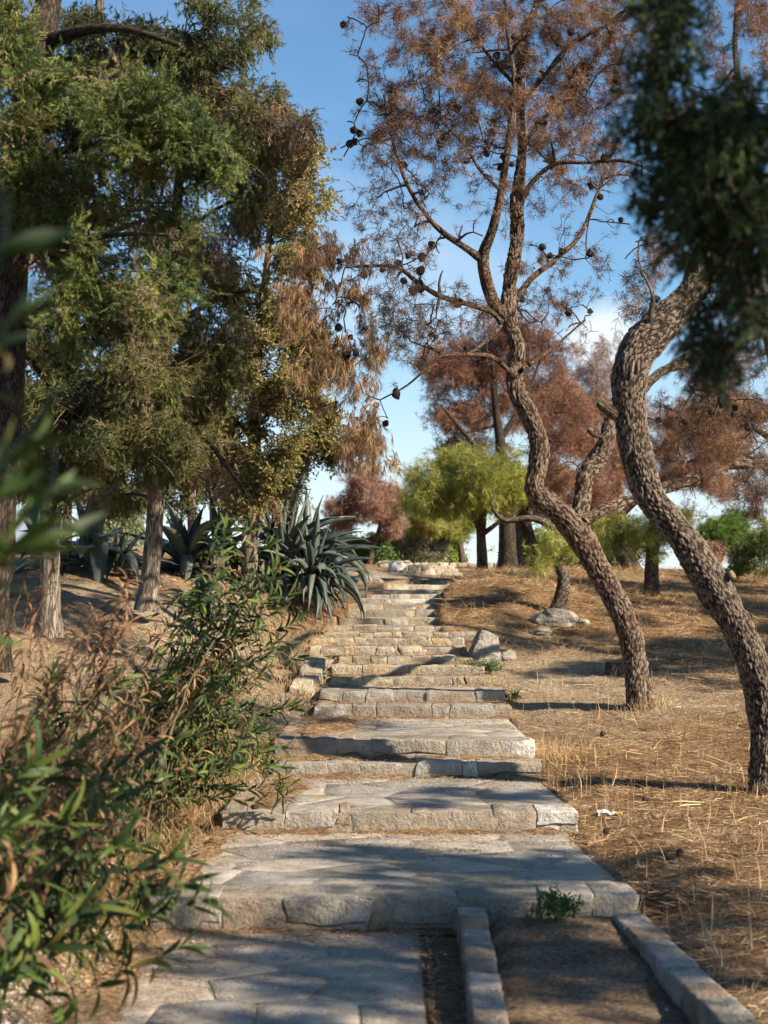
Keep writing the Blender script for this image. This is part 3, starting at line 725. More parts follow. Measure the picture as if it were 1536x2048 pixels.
def twig_tubes(acc, lines, sides=3, col=(0.10, 0.075, 0.055), var=0.3, rs=rng):
    for C, r_ in lines:
        n = len(C); T = np.gradient(C, axis=0); T /= np.linalg.norm(T, axis=1, keepdims=True) + 1e-9
        a_ = np.cross(T, [0.3, 0.9, 0.2]); a_ /= np.linalg.norm(a_, axis=1, keepdims=True) + 1e-9; b_ = np.cross(T, a_)
        th = np.linspace(0, 2 * np.pi, sides, endpoint=False)
        V = C[:, None] + (a_[:, None] * np.cos(th)[None, :, None] + b_[:, None] * np.sin(th)[None, :, None]) * r_[:, None, None]
        i = np.arange(n - 1)[:, None]; j = np.arange(sides)[None]; j2 = (j + 1) % sides
        Q = np.stack([i*sides+j, i*sides+j2, (i+1)*sides+j2, (i+1)*sides+j], -1).reshape(-1, 4)
        acc.add(V.reshape(-1, 3), None, Q, np.array(col) * (1 + rs.uniform(-var, var)))

CLUMP = [0.30]; KD = [14]
def in_blob(b, n, rs, shell=0.35, K=None, cr=None):
    """b = (px,py,d,rx,ry,rd); targets gather in clumps inside the blob"""
    K = K or max(3, int(n / KD[0])); cr = cr if cr is not None else CLUMP[0] / max(K, 3) ** (1/3) * 1.7
    v = rs.normal(size=(K, 3)); v /= np.linalg.norm(v, axis=1, keepdims=True); v = v * (rs.uniform(0, 1, K) ** .42)[:, None]
    if K < 9: cr = max(cr, .35)
    v = v[rs.integers(0, K, n)] + rs.normal(size=(n, 3)) * cr * [1, .75, 1] * .62
    px = b[0] + v[:, 0] * b[3]; py = b[1] + v[:, 1] * b[4]; d = b[2]
    X = (px - 768) / FP * d; Z = EYE - (py - HZ) / FP * d
    return np.stack([X, d + v[:, 2] * b[5], Z], -1)

# foliage templates: (verts, tris)
def tmpl_tuft(n, w, seed, spread=1.0, back=0.0):
    rs = np.random.default_rng(seed); V = []; T = []
    for i in range(n):
        ph = rs.uniform(0, 2*np.pi); el = rs.uniform(back, 1.0) ; th_ = math.acos(1 - (1 - math.cos(spread)) * rs.uniform(0.02, 1))
        d_ = np.array([math.sin(th_) * math.cos(ph), math.sin(th_) * math.sin(ph), math.cos(th_)]); L = rs.uniform(.7, 1.1)
        s_ = np.cross(d_, rs.normal(size=3)); s_ /= np.linalg.norm(s_); k = len(V)
        o_ = np.array([0, 0, rs.uniform(-.25, .25)])
        V += [o_ - s_ * w, o_ + s_ * w, o_ + d_ * L]; T.append((k, k+1, k+2))
    return np.array(V), np.array(T)
def tmpl_spray(n, w, seed, fork=0.75, leafL=0.42, thick=0.25):
    """feathery scale-leaf spray along +Z"""
    rs = np.random.default_rng(seed); V = []; T = []
    for i in range(n):
        z = rs.uniform(0.0, 0.85); ph = rs.choice([0, np.pi]) + rs.normal(0, thick * 2.2); ang = rs.uniform(.25, fork)
        d_ = np.array([math.sin(ang) * math.cos(ph), math.sin(ang) * math.sin(ph), math.cos(ang)]); L = leafL * rs.uniform(.5, 1.2) * (1.15 - .6 * z)
        s_ = np.cross(d_, rs.normal(size=3)); s_ /= np.linalg.norm(s_) + 1e-6
        o_ = np.array([rs.normal(0, .03), rs.normal(0, .03), z]); k = len(V)
        V += [o_ - s_ * w, o_ + s_ * w, o_ + d_ * L]; T.append((k, k+1, k+2))
    return np.array(V), np.array(T)
def tmpl_leaves(n, w, seed, spread=1.6, L=0.5):
    rs = np.random.default_rng(seed); V = []; T = []
    for i in range(n):
        d_ = rs.normal(size=3); d_[2] = abs(d_[2]) * .8; d_ /= np.linalg.norm(d_)
        o_ = rs.normal(0, .32, 3) + [0, 0, .4]; s_ = np.cross(d_, rs.normal(size=3)); s_ /= np.linalg.norm(s_); k = len(V); l_ = L * rs.uniform(.7, 1.2)
        V += [o_, o_ + d_ * l_ * .5 + s_ * w, o_ + d_ * l_, o_ + d_ * l_ * .5 - s_ * w]; T += [(k, k+1, k+2), (k, k+2, k+3)]
    return np.array(V), np.array(T)

TUFT = [tmpl_tuft(13, 0.020, 20 + k, 1.25) for k in range(4)]
TUFT_DENSE = [tmpl_tuft(20, 0.028, 30 + k, 1.35) for k in range(4)]
SHAG = [tmpl_tuft(12, 0.022, 36 + k, 0.6) for k in range(4)]
SPRAY = [tmpl_spray(24, 0.026, 40 + k, .7, .36) for k in range(6)]
SPRAY2 = [tmpl_spray(22, 0.05, 50 + k, 1.2, 0.26, 0.8) for k in range(6)]
BUSHL = [tmpl_leaves(14, 0.10, 60 + k) for k in range(4)]

def scatter(acc, tm, P, D, S, C, rs=rng, jit=0.12):
    """copies of templates tm at P, +Z towards D, size S, colour C"""
    P = np.asarray(P); D = np.asarray(D); D = D / (np.linalg.norm(D, axis=1, keepdims=True) + 1e-9); n = len(P)
    r_ = rs.normal(size=(n, 3)); A_ = np.cross(D, r_); A_ /= np.linalg.norm(A_, axis=1, keepdims=True) + 1e-9; B_ = np.cross(D, A_)
    which = rs.integers(0, len(tm), n)
    for k, (V, T) in enumerate(tm):
        m = which == k; c = m.sum()
        if not c: continue
        M = np.stack([A_[m], B_[m], D[m]], 1) * S[m][:, None, None]
        VV = np.einsum('vk,nkj->nvj', V, M) + P[m][:, None]
        TT = T[None] + (np.arange(c) * len(V))[:, None, None]
        CC = np.repeat(C[m], len(V), 0)
        if jit: 
            q = 1 + rs.uniform(-jit, jit, len(CC) // 4 + 1).repeat(4)[:len(CC)]; CC = CC * q[:, None]
        acc.add(VV.reshape(-1, 3), TT.reshape(-1, 3), None, CC)

def pick(pal, n, rs, P=None, clump=1.6):
    """colours in clumps: the palette index follows a smooth noise in space"""
    pal = np.array(pal); k = len(pal)
    if P is not None: q = vnoise(P, clump, 2, 77) * 1.5 + 0.5 + rs.normal(0, .16, n)
    else: q = rs.random(n)
    q = np.clip(q, 0, .9999) * (k - 1); i = q.astype(int); f = (q - i)[:, None]
    return (pal[i] * (1 - f) + pal[np.minimum(i + 1, k - 1)] * f) * rs.uniform(.72, 1.28, n)[:, None]

def foliate(acc, lines, tm, per, size, pal, rs, droop=0.0, out=0.6, start=0.35, jitter=0.03, clump=2.2):
    Ps = []; Ds = []
    for C, r_ in lines:
        n = len(C) - 1; k = rs.poisson(per)
        if not k: continue
        t_ = rs.uniform(start, 1.0, k) * n; i = np.minimum(t_.astype(int), n - 1); f = (t_ - i)[:, None]
        Ps.append(C[i] * (1 - f) + C[i+1] * f); Ds.append(C[i+1] - C[i])
    if not Ps: return
    P = np.vstack(Ps); D = np.vstack(Ds); D = D / (np.linalg.norm(D, axis=1, keepdims=True) + 1e-9)
    n = len(P); D = D * out + rs.normal(0, .5, (n, 3)) + np.array([0, 0, -droop]); P = P + rs.normal(0, jitter, (n, 3))
    S = size * rs.uniform(.65, 1.3, n)
    scatter(acc, tm, P, D, S, pick(pal, n, rs, P, clump), rs)

def cone_mesh(seed):
    rs = np.random.default_rng(seed); V = []; Q = []; nr, ns = 6, 7
    for i in range(nr + 1):
        t_ = i / nr; r_ = math.sin(math.pi * min(1, .12 + t_ * .86)) ** .8 * .5
        for j in range(ns):
            a_ = 2 * math.pi * (j + .5 * (i % 2)) / ns; rr = r_ * (1 + .35 * (j % 2) * (i % 2) + rs.uniform(-.12, .12)); V.append((rr * math.cos(a_), rr * math.sin(a_), t_ - .5))
    for i in range(nr):
        for j in range(ns): Q.append((i*ns+j, i*ns+(j+1) % ns, (i+1)*ns+(j+1) % ns, (i+1)*ns+j))
    return mesh_np('pine_cone', np.array(V), [np.array(Q)], None, None, False)
CONE = cone_mesh(1); CONEM = mat_plain('cone_scales', (0.055, 0.038, 0.028), noise_scale=6, bump=.05)
CONE.materials.append(CONEM)

BROWN = [(.08, .047, .03), (.18, .10, .056), (.32, .18, .095), (.45, .28, .155)]
RUST = [(.10, .05, .033), (.21, .098, .058), (.35, .165, .092), (.38, .23, .14)]
ORANGE = [(.17, .095, .05), (.31, .18, .09), (.45, .28, .14), (.36, .23, .12)]
LIME = [(.16, .18, .035), (.32, .34, .06), (.47, .48, .10), (.55, .52, .16)]
GREENP = [(.10, .14, .03), (.19, .24, .05), (.30, .35, .08)]
CYPG = [(.028, .038, .014), (.055, .07, .022), (.11, .125, .034), (.19, .19, .055), (.24, .17, .10)]
CYPB = [(.035, .06, .018), (.08, .12, .026), (.15, .195, .04), (.24, .25, .07), (.27, .19, .11)]
CYPO = [(.06, .06, .02), (.15, .14, .038), (.28, .25, .07), (.40, .34, .13), (.30, .20, .11)]
GREYG = [(.14, .17, .08), (.24, .27, .13), (.34, .36, .20)]
DEADTW = (.20, .145, .10)

class Tree:
    def __init__(s, name, label, cat, base, group=None, bark=PINEBARK, seed=1):
        s.o = np.array(W(*base)); s.e = empty(name, s.o, label, cat, group); s.sk = Skel(); s.bark = bark; s.rs = np.random.default_rng(seed); s.seed = seed
        s.tw = Acc(); s.fo = Acc(); s.lines = []
    def limb(s, name, pts, step=.06, sides=16, amp=.012, flare=0.0, lump=.12, mat=None, skel=True, label=None, fr=6.0):
        s.seed += 1
        o, P, R = tube_obj(name, pts, mat or s.bark, s.e, s.o, step, sides, amp, s.seed, flare, lump, label, True, fr)
        if skel: 
            k = max(1, int(.08 / step)); s.sk.add(P[::k], R[::k])
        return o
    def stem(s, name, pts, mat, **k):
        s.seed += 1; o, P, R = plated(name, pts, mat, s.e, s.o, seed=s.seed, **k); s.sk.add(P[::8], R[::8]); return o
    def branches(s, blobs, n_main, rbase=.02, rtip=.006, droop=.1, shell=.6, wig=.10, col=(.07, .052, .04), sides=4, wts=None, vert=0.0, nseg=7):
        wts = np.array(wts if wts is not None else [b[3] * b[4] for b in blobs], float); wts /= wts.sum()
        T = np.vstack([in_blob(b, max(1, int(n_main * w)), s.rs, shell) for b, w in zip(blobs, wts)])
        L = grow(s.sk, T, rbase, rtip, droop, wig, nseg, s.rs, vert=vert); twig_tubes(s.tw, L, sides, col, rs=s.rs); return L
    def twigs(s, blobs, n, rbase=.008, rtip=.0025, droop=.05, shell=.5, wig=.12, col=(.09, .065, .05), wts=None, sides=3, nseg=4, vert=0.0):
        return s.branches(blobs, n, rbase, rtip, droop, shell, wig, col, sides, wts, vert, nseg)
    def leaf(s, lines, tm, per, size, pal, **k): foliate(s.fo, lines, tm, per, size, pal, s.rs, **k)
    def done(s, tw_name='twigs', fo_name='crown', leafmat=None):
        if s.tw.n: s.tw.obj('fine_branchwork', TWIG, s.e, 'stuff', s.o)
        if s.fo.n: s.fo.obj(fo_name, leafmat or LEAF, s.e, 'stuff', s.o, smooth=False)
        return s.e

def cut_face(tree, px, py, d, rpx, nx_=(0, -1, 0), name='cut_branch_end'):
    c = W(px, py, d); r_ = rpx * d / FP; n_ = Vector(nx_).normalized(); q = n_.to_track_quat('Z', 'Y').to_matrix()
    V = []; k = 14
    for rr, h in ((1.12, -.8), (1.15, -.1), (1.0, .05), (.55, .03)):
        for j in range(k): 
            a_ = 2 * math.pi * j / k; w_ = 1 + .08 * math.sin(3 * a_ + px); V.append(q @ Vector((rr * r_ * w_ * math.cos(a_), rr * r_ * w_ * math.sin(a_), h * r_)))
    V.append(q @ Vector((0, 0, .04 * r_))); V = np.array(V); Qs = []
    for i in range(3):
        for j in range(k): Qs.append((i*k+j, i*k+(j+1) % k, (i+1)*k+(j+1) % k, (i+1)*k+j))
    T = [(3*k+j, 3*k+(j+1) % k, 4*k) for j in range(k)]
    me_ = mesh_np(name, V + (c - tree.o), [np.array(Qs), np.array(T)]); me_.materials.append(tree.bark); me_.materials.append(CUTWOOD)
    for p in me_.polygons:
        if p.index >= 2 * k: p.material_index = 1
    link(name, me_, None, tree.e)
# ------------------------------------------------------------------ the two leaning pines on the right
t = Tree('pine_tree', 'forked leaning pine with brown needles and dark cones, its twisted trunk nearest the steps', 'tree', (1280, 1412, 14.0), 'pines on the right slope', seed=11)
t.stem('trunk', [(1283,1425,14,58),(1279,1400,14,50),(1273,1340,14,48),(1262,1283,14,48),(1245,1233,14,46),(1221,1183,14,45),(1194,1133,14,45),(1168,1085,14,48),(1128,1035,14,44),(1092,1003,14,42),(1071,983,14,38),(1070,958,14,36),(1077,930,14,38),(1078,885,14,38),(1060,835,14,34),(1034,785,14,31),(1029,733,14.1,33),(1036,700,14.1,33),(1018,640,14.2,32),(1020,565,14.3,28),(1034,480,14.4,25),(1034,400,14.4,23),(1044,300,14.5,20),(1040,180,14.6,16),(1048,80,14.6,12),(1075,0,14.6,10),(1090,-90,14.6,7),(1100,-260,14.6,4)], PLATES_A, sides=84, amp=.0085, lump=.2)
t.stem('branch', [(1166,1085,14,34),(1160,1030,14.1,36),(1166,985,14.2,34),(1172,950,14.2,34),(1196,918,14.3,36),(1214,880,14.3,30),(1220,850,14.4,28),(1240,810,14.5,22),(1290,770,14.8,18),(1330,740,15,14),(1400,700,15.2,11),(1470,690,15.4,8)], PLATES_A, sides=56, amp=.008, flare=0)
t.limb('branch', [(1214,890,14.3,14),(1200,872,14.2,12),(1188,870,14.1,11),(1176,858,14.1,8)], step=.03, sides=12, skel=False)
t.stem('branch', [(1168,1045,14,22),(1205,1020,14.1,24),(1240,1005,14.2,20),(1290,995,14.3,22),(1335,975,14.5,24),(1400,953,14.6,22),(1450,930,14.7,20),(1500,928,14.7,16),(1545,920,14.9,15),(1620,880,15,12)], PLATES_A, sides=48, amp=.006, flare=0)
L1 = [t.limb('branch', p, step=.05, sides=12, amp=.006) for p in [
 [(1016,640,14.2,24),(985,600,14.1,26),(966,520,14,24),(985,460,13.9,20),(1003,380,13.8,16),(1020,260,13.7,13),(1028,160,13.6,10),(1015,60,13.6,8),(1008,-20,13.6,6),(1000,-150,13.6,4)],
 [(966,520,14,18),(925,492,13.9,13),(880,460,13.8,11),(845,420,13.7,9),(815,370,13.6,8),(790,300,13.5,7),(775,230,13.5,6),(768,190,13.5,4)],
 [(1010,655,14.2,18),(985,625,14.1,12),(935,608,13.9,11),(880,592,13.7,11),(835,565,13.5,9),(795,535,13.4,8),(740,532,13.3,6),(690,535,13.2,4)],
 [(1030,600,14.3,16),(1065,555,14.4,11),(1110,520,14.5,10),(1160,470,14.6,9),(1190,400,14.7,8),(1215,330,14.8,6),(1228,290,14.9,4)],
 [(1035,420,14.4,14),(1060,370,14.3,10),(1110,328,14.2,9),(1180,325,14.1,8),(1250,322,14,7),(1310,345,13.9,4)],
 [(1042,300,14.5,12),(1075,250,14.6,9),(1120,205,14.7,9),(1165,160,14.8,8),(1210,90,14.9,7),(1290,55,15,5),(1400,-20,15,3)],
 [(1045,200,14.5,12),(1090,150,14.3,9),(1140,90,14.2,8),(1230,40,14.1,6),(1280,-20,14,4)],
 [(1015,640,14.2,9),(950,700,14,6),(900,715,13.9,6),(870,700,13.8,5),(840,690,13.7,3)],
 [(1038,760,14,12),(985,715,13.8,10),(940,710,13.7,8),(885,712,13.6,7),(860,730,13.6,5),(815,770,13.5,4),(760,800,13.5,3)],
 [(1040,180,14.6,10),(985,120,14.4,7),(940,60,14.2,6),(900,-20,14,4)],
 [(1000,380,13.8,8),(960,340,13.6,6),(930,290,13.5,5),(880,240,13.4,3)],
 [(1044,740,14,10),(1100,700,14.3,5),(1170,640,14.5,4)]]]
KD[0] = 3.2
bl = [(850,130,13.8,170,170,.9),(1050,110,14.3,170,190,1.1),(960,310,13.8,190,160,1.0),(790,400,13.6,115,210,.7),(1160,330,14.5,130,180,.9),(1190,80,14.5,140,150,.9),(780,640,13.5,95,150,.6),(1120,560,14.5,120,110,.6),(860,640,13.7,130,100,.6)]
t.branches(bl, 210, .022, .006, droop=.10, wts=[8,9,8,7,7,6,5,5,4], col=(.05,.036,.028))
tw = t.twigs(bl, 3600, .009, .0026, droop=.08, shell=.45, wts=[10,10,8,6.5,6.5,10,5,4,4], col=(.055,.04,.03))
TOPB = [l for l in tw if l[0][-1][2] > EYE - (330 - HZ) / FP * 14]
LOWB = [l for l in tw if not l[0][-1][2] > EYE - (330 - HZ) / FP * 14]
t.leaf(TOPB, TUFT, 4.6, .080, BROWN, start=.2, droop=.15, jitter=.03)
t.leaf(LOWB, TUFT, 1.9, .078, BROWN[:3], start=.2, droop=.5, jitter=.02)
KD[0] = 14
# hanging orange-brown shag on the long left limb
bl2 = [(620,660,13.3,75,170,.5),(690,620,13.3,75,180,.5),(590,560,13.3,60,90,.4),(700,820,13.4,60,130,.4),(740,900,13.5,60,80,.4),(650,520,13.2,110,50,.4)]
t.branches(bl2, 34, .015, .004, droop=.2)
KD[0] = 8
tw = t.twigs(bl2, 700, .006, .002, droop=.15, wts=[5,6,3,4,2,3], vert=-.4)
t.leaf(tw, SHAG, 3.6, .10, ORANGE, start=.15, droop=1.5, jitter=.03)
KD[0] = 14
sp = t.sk.P[(t.sk.R > .0035) & (t.sk.R < .03) & (t.sk.P[:, 2] > 2.7)]
for k in range(120):
    p = sp[t.rs.integers(len(sp))] + t.rs.normal(0, .03, 3)
    c = bpy.data.objects.new('pine_cone', CONE); COL.objects.link(c); c.parent = t.e; c.location = tuple(p - t.o); s_ = t.rs.uniform(.045, .075)
    c.scale = (s_, s_, s_ * 1.15); c.rotation_euler = tuple(t.rs.uniform(0, 6, 3))
cut_face(t, 1078, 945, 13.93, 8, (-.1, -1, .1))
t.done()

t = Tree('pine_tree', 'thick grey-barked pine leaning left with snapped top, at the right edge', 'tree', (1525, 1585, 11.0), 'pines on the right slope', bark=GREYBARK, seed=21)
t.stem('trunk', [(1526,1600,11,58),(1524,1560,11,46),(1530,1480,11,52),(1524,1400,11,62),(1500,1315,11,64),(1482,1270,11,64),(1435,1185,11,66),(1392,1115,11,60),(1336,1036,11,56),(1300,990,11,56),(1275,915,11,60),(1262,845,11,62),(1258,790,11,64),(1261,740,11,67),(1279,695,11.05,72),(1320,654,11.1,68),(1366,608,11.15,57),(1392,560,11.2,47),(1400,520,11.2,42),(1404,492,11.2,12)], PLATES_B, sides=132, step=.009, amp=.0080, lump=.22, fx=50, fz=20)
t.limb('branch', [(1262,845,11,30),(1230,828,10.95,24),(1205,812,10.9,20),(1196,806,10.9,16)], step=.03, sides=20, skel=False)
t.limb('branch', [(1300,650,11.0,16),(1303,620,10.95,13),(1306,595,10.9,9),(1298,570,10.9,5),(1285,545,10.9,3)], step=.03, sides=10, mat=CYPBARK)
t.limb('branch', [(1275,790,11.1,22),(1320,745,11.3,17),(1380,725,11.4,16),(1450,700,11.5,12),(1540,660,11.5,8)], step=.04, sides=14)
t.limb('branch', [(1400,590,11.2,30),(1440,520,11.4,22),(1480,400,11.7,18),(1490,250,12,14),(1470,100,12.2,10),(1480,-80,12.2,6)], step=.05, sides=14)
t.limb('branch', [(1465,690,11.5,10),(1500,640,11.6,8),(1560,560,11.7,6)], step=.05, sides=10)
t.limb('branch', [(1435,1165,11,22),(1452,1155,10.95,20),(1464,1150,10.92,17)], step=.02, sides=14, skel=False)
cut_face(t, 1467, 1148, 10.9, 8, (.8, -.5, .5))
bl = [(1300,560,11.3,70,90,.4),(1480,120,12.1,110,180,.8),(1500,800,11.9,110,160,.7),(1400,860,12.2,120,110,.6),(1490,500,11.9,90,160,.6)]
t.branches(bl, 70, .018, .005)
tw = t.twigs(bl, 1300, .007, .0022)
t.leaf(tw, TUFT, 3.2, .075, BROWN, droop=.6, jitter=.03)
sp = t.sk.P[(t.sk.R > .003) & (t.sk.R < .02)]
for k in range(26):
    p = sp[t.rs.integers(len(sp))] + t.rs.normal(0, .02, 3)
    c = bpy.data.objects.new('pine_cone', CONE); COL.objects.link(c); c.parent = t.e; c.location = tuple(p - t.o); s_ = t.rs.uniform(.035, .06); c.scale = (s_,) * 3; c.rotation_euler = tuple(t.rs.uniform(0, 6, 3))
t.done()

# ------------------------------------------------------------------ trees beyond, on the right and in the middle
BGK = [9]
def bgtree(label, base, trunk, blobs, pal, n1, n2, per, size, seed, tm=None, bark=PINEBARK, group='trees behind the leaning pines', droop=.2, limbs=(), name='pine_tree', cat='tree', r1=.03, r2=.01, col=(.08, .06, .045), sides=12, wts=None, clump=1.2, pals=None):
    KD[0] = 9 if pal is LIME else 13
    t = Tree(name, label, cat, base, group, bark, seed)
    if trunk: t.limb('trunk', trunk, step=.08, sides=sides, amp=.012, flare=.2)
    for l in limbs: t.limb('branch', l, step=.08, sides=8, amp=.006)
    t.branches(blobs, n1, r1, r1 * .25, col=col, wts=wts)
    tw = t.twigs(blobs, n2, r2, r2 * .35, col=col, wts=wts)
    dead = pal is RUST or pal is BROWN
    t.leaf(tw, tm or (TUFT if dead or pal is LIME else TUFT_DENSE), per * (.8 if dead else 1.15), size * (.55 if dead else .58), pal, droop=droop, jitter=size * .35, clump=clump)
    t.done(); return t

bgtree('small crooked pine with a pale bent bough and lime green tuft, beside the mound', (1112,1228,18.5),
  [(1112,1232,18.5,32),(1124,1190,18.5,30),(1128,1150,18.5,26),(1108,1115,18.5,24),(1118,1080,18.5,22),(1108,1060,18.5,20),(1085,1042,18.5,16),(1050,1036,18.5,12),(1015,1042,18.5,11),(995,1030,18.5,9),(982,1005,18.5,6),(990,990,18.5,3)],
  [(1130,1090,18.5,60,40,.4),(1090,1120,18.5,30,30,.3)], LIME, 16, 220, 4, .16, 31, limbs=[[(1118,1080,18.5,16),(1135,1050,18.5,8),(1150,1020,18.5,4)]], bark=GREYBARK)
bgtree('slim green-crowned pine with a straight pale trunk beside the top of the steps', (965,1158,25.5),
  [(966,1165,25.5,24),(964,1110,25.5,22),(962,1060,25.5,20),(968,1010,25.5,14),(975,960,25.5,8)],
  [(895,965,24.6,85,40,1.3),(985,945,24.6,85,42,1.3),(850,1005,24.6,50,24,1),(935,1000,24.8,75,24,1.1),(1020,985,24.8,45,40,1),(905,925,24.8,50,22,.9)], LIME, 90, 1500, 5, .24, 32,
  limbs=[[(963,1065,25.5,14),(935,1010,25.4,9),(890,970,25.3,5)],[(963,1070,25.5,12),(1000,1040,25.6,8),(1030,990,25.7,4)]])
bgtree('dark thick-trunked pine with a tall dead rust crown behind the green pine', (1015,1148,28),
  [(1015,1155,28,44),(1015,1090,28,36),(1012,1030,28,32),(1008,960,28,26),(1000,880,28,20),(990,800,28,14),(985,720,28,8)],
  [(960,790,29,110,120,1.5),(1010,690,29,100,90,1.3),(900,740,29,70,80,1.2),(900,860,29,60,50,1.2),(1090,760,29.4,80,120,1.2)], RUST, 130, 2600, 5, .25, 33, bark=DARKBARK,
  limbs=[[(1010,960,28,16),(940,880,27.8,10),(890,820,27.6,5)],[(1000,880,28,14),(1050,800,28.2,9),(1080,720,28.4,4)]])
bgtree('slender pine trunk standing just right of the dark thick one', (1032,1140,30), [(1034,1150,30,26),(1036,1090,30,22),(1040,1030,30,18),(1046,960,30,12)],
  [(1060,1000,30,60,50,1)], RUST, 24, 300, 4, .24, 34, bark=GREYBARK)
bgtree('dark leaning pine with red brown crown between the slope and the forked trunk', (1076,1166,25),
  [(1078,1172,25,30),(1068,1110,25,26),(1055,1060,25,22),(1048,1020,25,18),(1070,960,25,14),(1110,890,25,10),(1140,830,25,6)],
  [(1150,900,25,85,90,1.2),(1110,990,25,60,60,1),(1190,980,25,60,60,1),(1100,830,25,60,60,1)], RUST, 70, 1400, 5, .23, 35, bark=DARKBARK)
bgtree('straight short pine trunk with low green sprays, right of the forked pine', (1303,1196,22),
  [(1304,1202,22,34),(1303,1150,22,30),(1305,1100,22,26),(1308,1040,22,20),(1312,980,22,12)],
  [(1230,1060,22,65,35,.7),(1290,1080,22,60,45,.7),(1340,1050,22,50,40,.7),(1200,1100,22,35,25,.5),(1320,1110,22,22,18,.4)], LIME, 40, 640, 4.5, .17, 36)
bgtree('leaning thick pine with a wide rust crown on the crest', (1260,1140,28.5),
  [(1264,1148,28.5,42),(1250,1110,28.5,36),(1232,1070,28.5,30),(1225,1020,28.5,24),(1240,950,28.5,18),(1270,880,28.5,10)],
  [(1320,900,28.5,120,90,1.5),(1230,870,28.5,70,90,1.2),(1420,860,28.5,90,110,1.3),(1400,970,28,100,50,1)], RUST, 80, 1700, 5, .25, 37,
  limbs=[[(1232,1040,28.5,16),(1320,960,28.3,10),(1420,900,28,5)]])
bgtree('pine with drooping brown and yellow green crown filling the right edge', (1600,1180,20),
  [(1600,1190,20,50),(1590,1000,20,40),(1570,850,20,30),(1540,700,20,20),(1520,560,20,12),(1530,400,20,5)],
  [(1480,880,20,90,110,1),(1400,820,20,80,90,.9),(1510,960,20,60,80,.8),(1440,700,20,90,90,.9),(1520,1000,20,40,50,.5),(1560,600,20.3,110,110,1.2),(1640,760,20.3,110,140,1.2),(1560,430,20.3,60,90,.8)], BROWN, 70, 1500, 4.5, .19, 38,
  limbs=[[(1575,900,20,18),(1500,850,20,10),(1420,800,20,6)],[(1590,1000,20,18),(1520,930,20,9),(1470,900,20,5)]], droop=.8)
bgtree('yellow green pine crown glimpsed at the right edge behind the hanging branch', (1640,1150,24), None,
  [(1530,780,24,50,110,.9),(1550,700,24,60,60,.8)], LIME, 20, 420, 5, .22, 39) if False else None
bgtree('pale leafless-looking tree with pinkish twig haze under the cloud', (1190,1100,34), [(1190,1130,34,18),(1190,1000,34,14),(1192,850,34,10),(1195,740,34,6)],
  [(1195,720,34,55,80,1.4),(1175,790,34,60,60,1.2),(1160,850,34,70,60,1.2)], [(.26,.18,.14),(.38,.27,.22),(.50,.38,.32)], 50, 1100, 2.2, .22, 40, tm=TUFT, col=(.22,.17,.14))
bgtree('round bright green pine standing low on the far right', (1425,1150,42), [(1425,1150,42,10),(1425,1100,42,8),(1427,1060,42,5)],
  [(1425,1075,42,28,22,1),(1455,1062,42,40,28,1.2),(1480,1090,42,26,26,1)], [(.10,.17,.03),(.16,.26,.04),(.22,.32,.06)], 24, 420, 5, .36, 41)
bgtree('small brown-leaved sapling beneath the round green pine', (1420,1165,36), [(1421,1165,36,5),(1421,1110,36,3)], [(1421,1110,36,22,26,.6)], [(.30,.16,.10),(.42,.25,.16)], 14, 160, 4, .2, 42, tm=BUSHL, cat='sapling', name='sapling', group=None)
bgtree('loose leafy bush with thin bare stems at the right edge', (1500,1175,24), None, [(1490,1110,24,45,50,.7),(1530,1080,24,35,50,.6),(1460,1135,24,30,25,.4)], GREENP, 30, 0, 0, .1, 43, name='shrub', cat='shrub', group=None) if False else None
def shrub(label, base, blobs, pal, n1, n2, per, size, seed, tm=None, stems=5, spread=.25, group='shrubs beyond the wall', name='shrub', cat='shrub', col=(.12,.09,.07), r=.012):
    t = Tree(name, label, cat, base, group, GREYBARK, seed)
    P0 = t.o + t.rs.normal(0, spread * .3, (stems, 3)) * [1, 1, 0]
    t.sk.add(P0, np.full(stems, r * 2))
    t.branches(blobs, n1, r * 1.5, r * .3, col=col); tw = t.twigs(blobs, n2, r * .5, r * .2, col=col)
    t.leaf(tw, tm or BUSHL, per * 1.5, size * .62, pal, jitter=size * .4); t.done(); return t
shrub('loose leafy bush with thin stems at the right edge', (1500,1172,24), [(1490,1115,24,45,45,.7),(1535,1090,24,35,55,.6),(1462,1138,24,25,22,.4)], GREENP, 30, 420, 3.5, .10, 44, group=None)
shrub('grey green bush low on the crest left of the leaning trunk', (1175,1150,34), [(1160,1120,34,60,22,1),(1230,1125,34,50,18,1)], GREYG, 24, 300, 5, .25, 45, group='far bushes on the crest')
shrub('low green bush on the crest between the pine trunks', (1100,1150,38), [(1100,1110,38,55,30,1.2),(1050,1120,38,45,25,1.2)], GREENP, 24, 300, 5, .3, 46, group='far bushes on the crest')
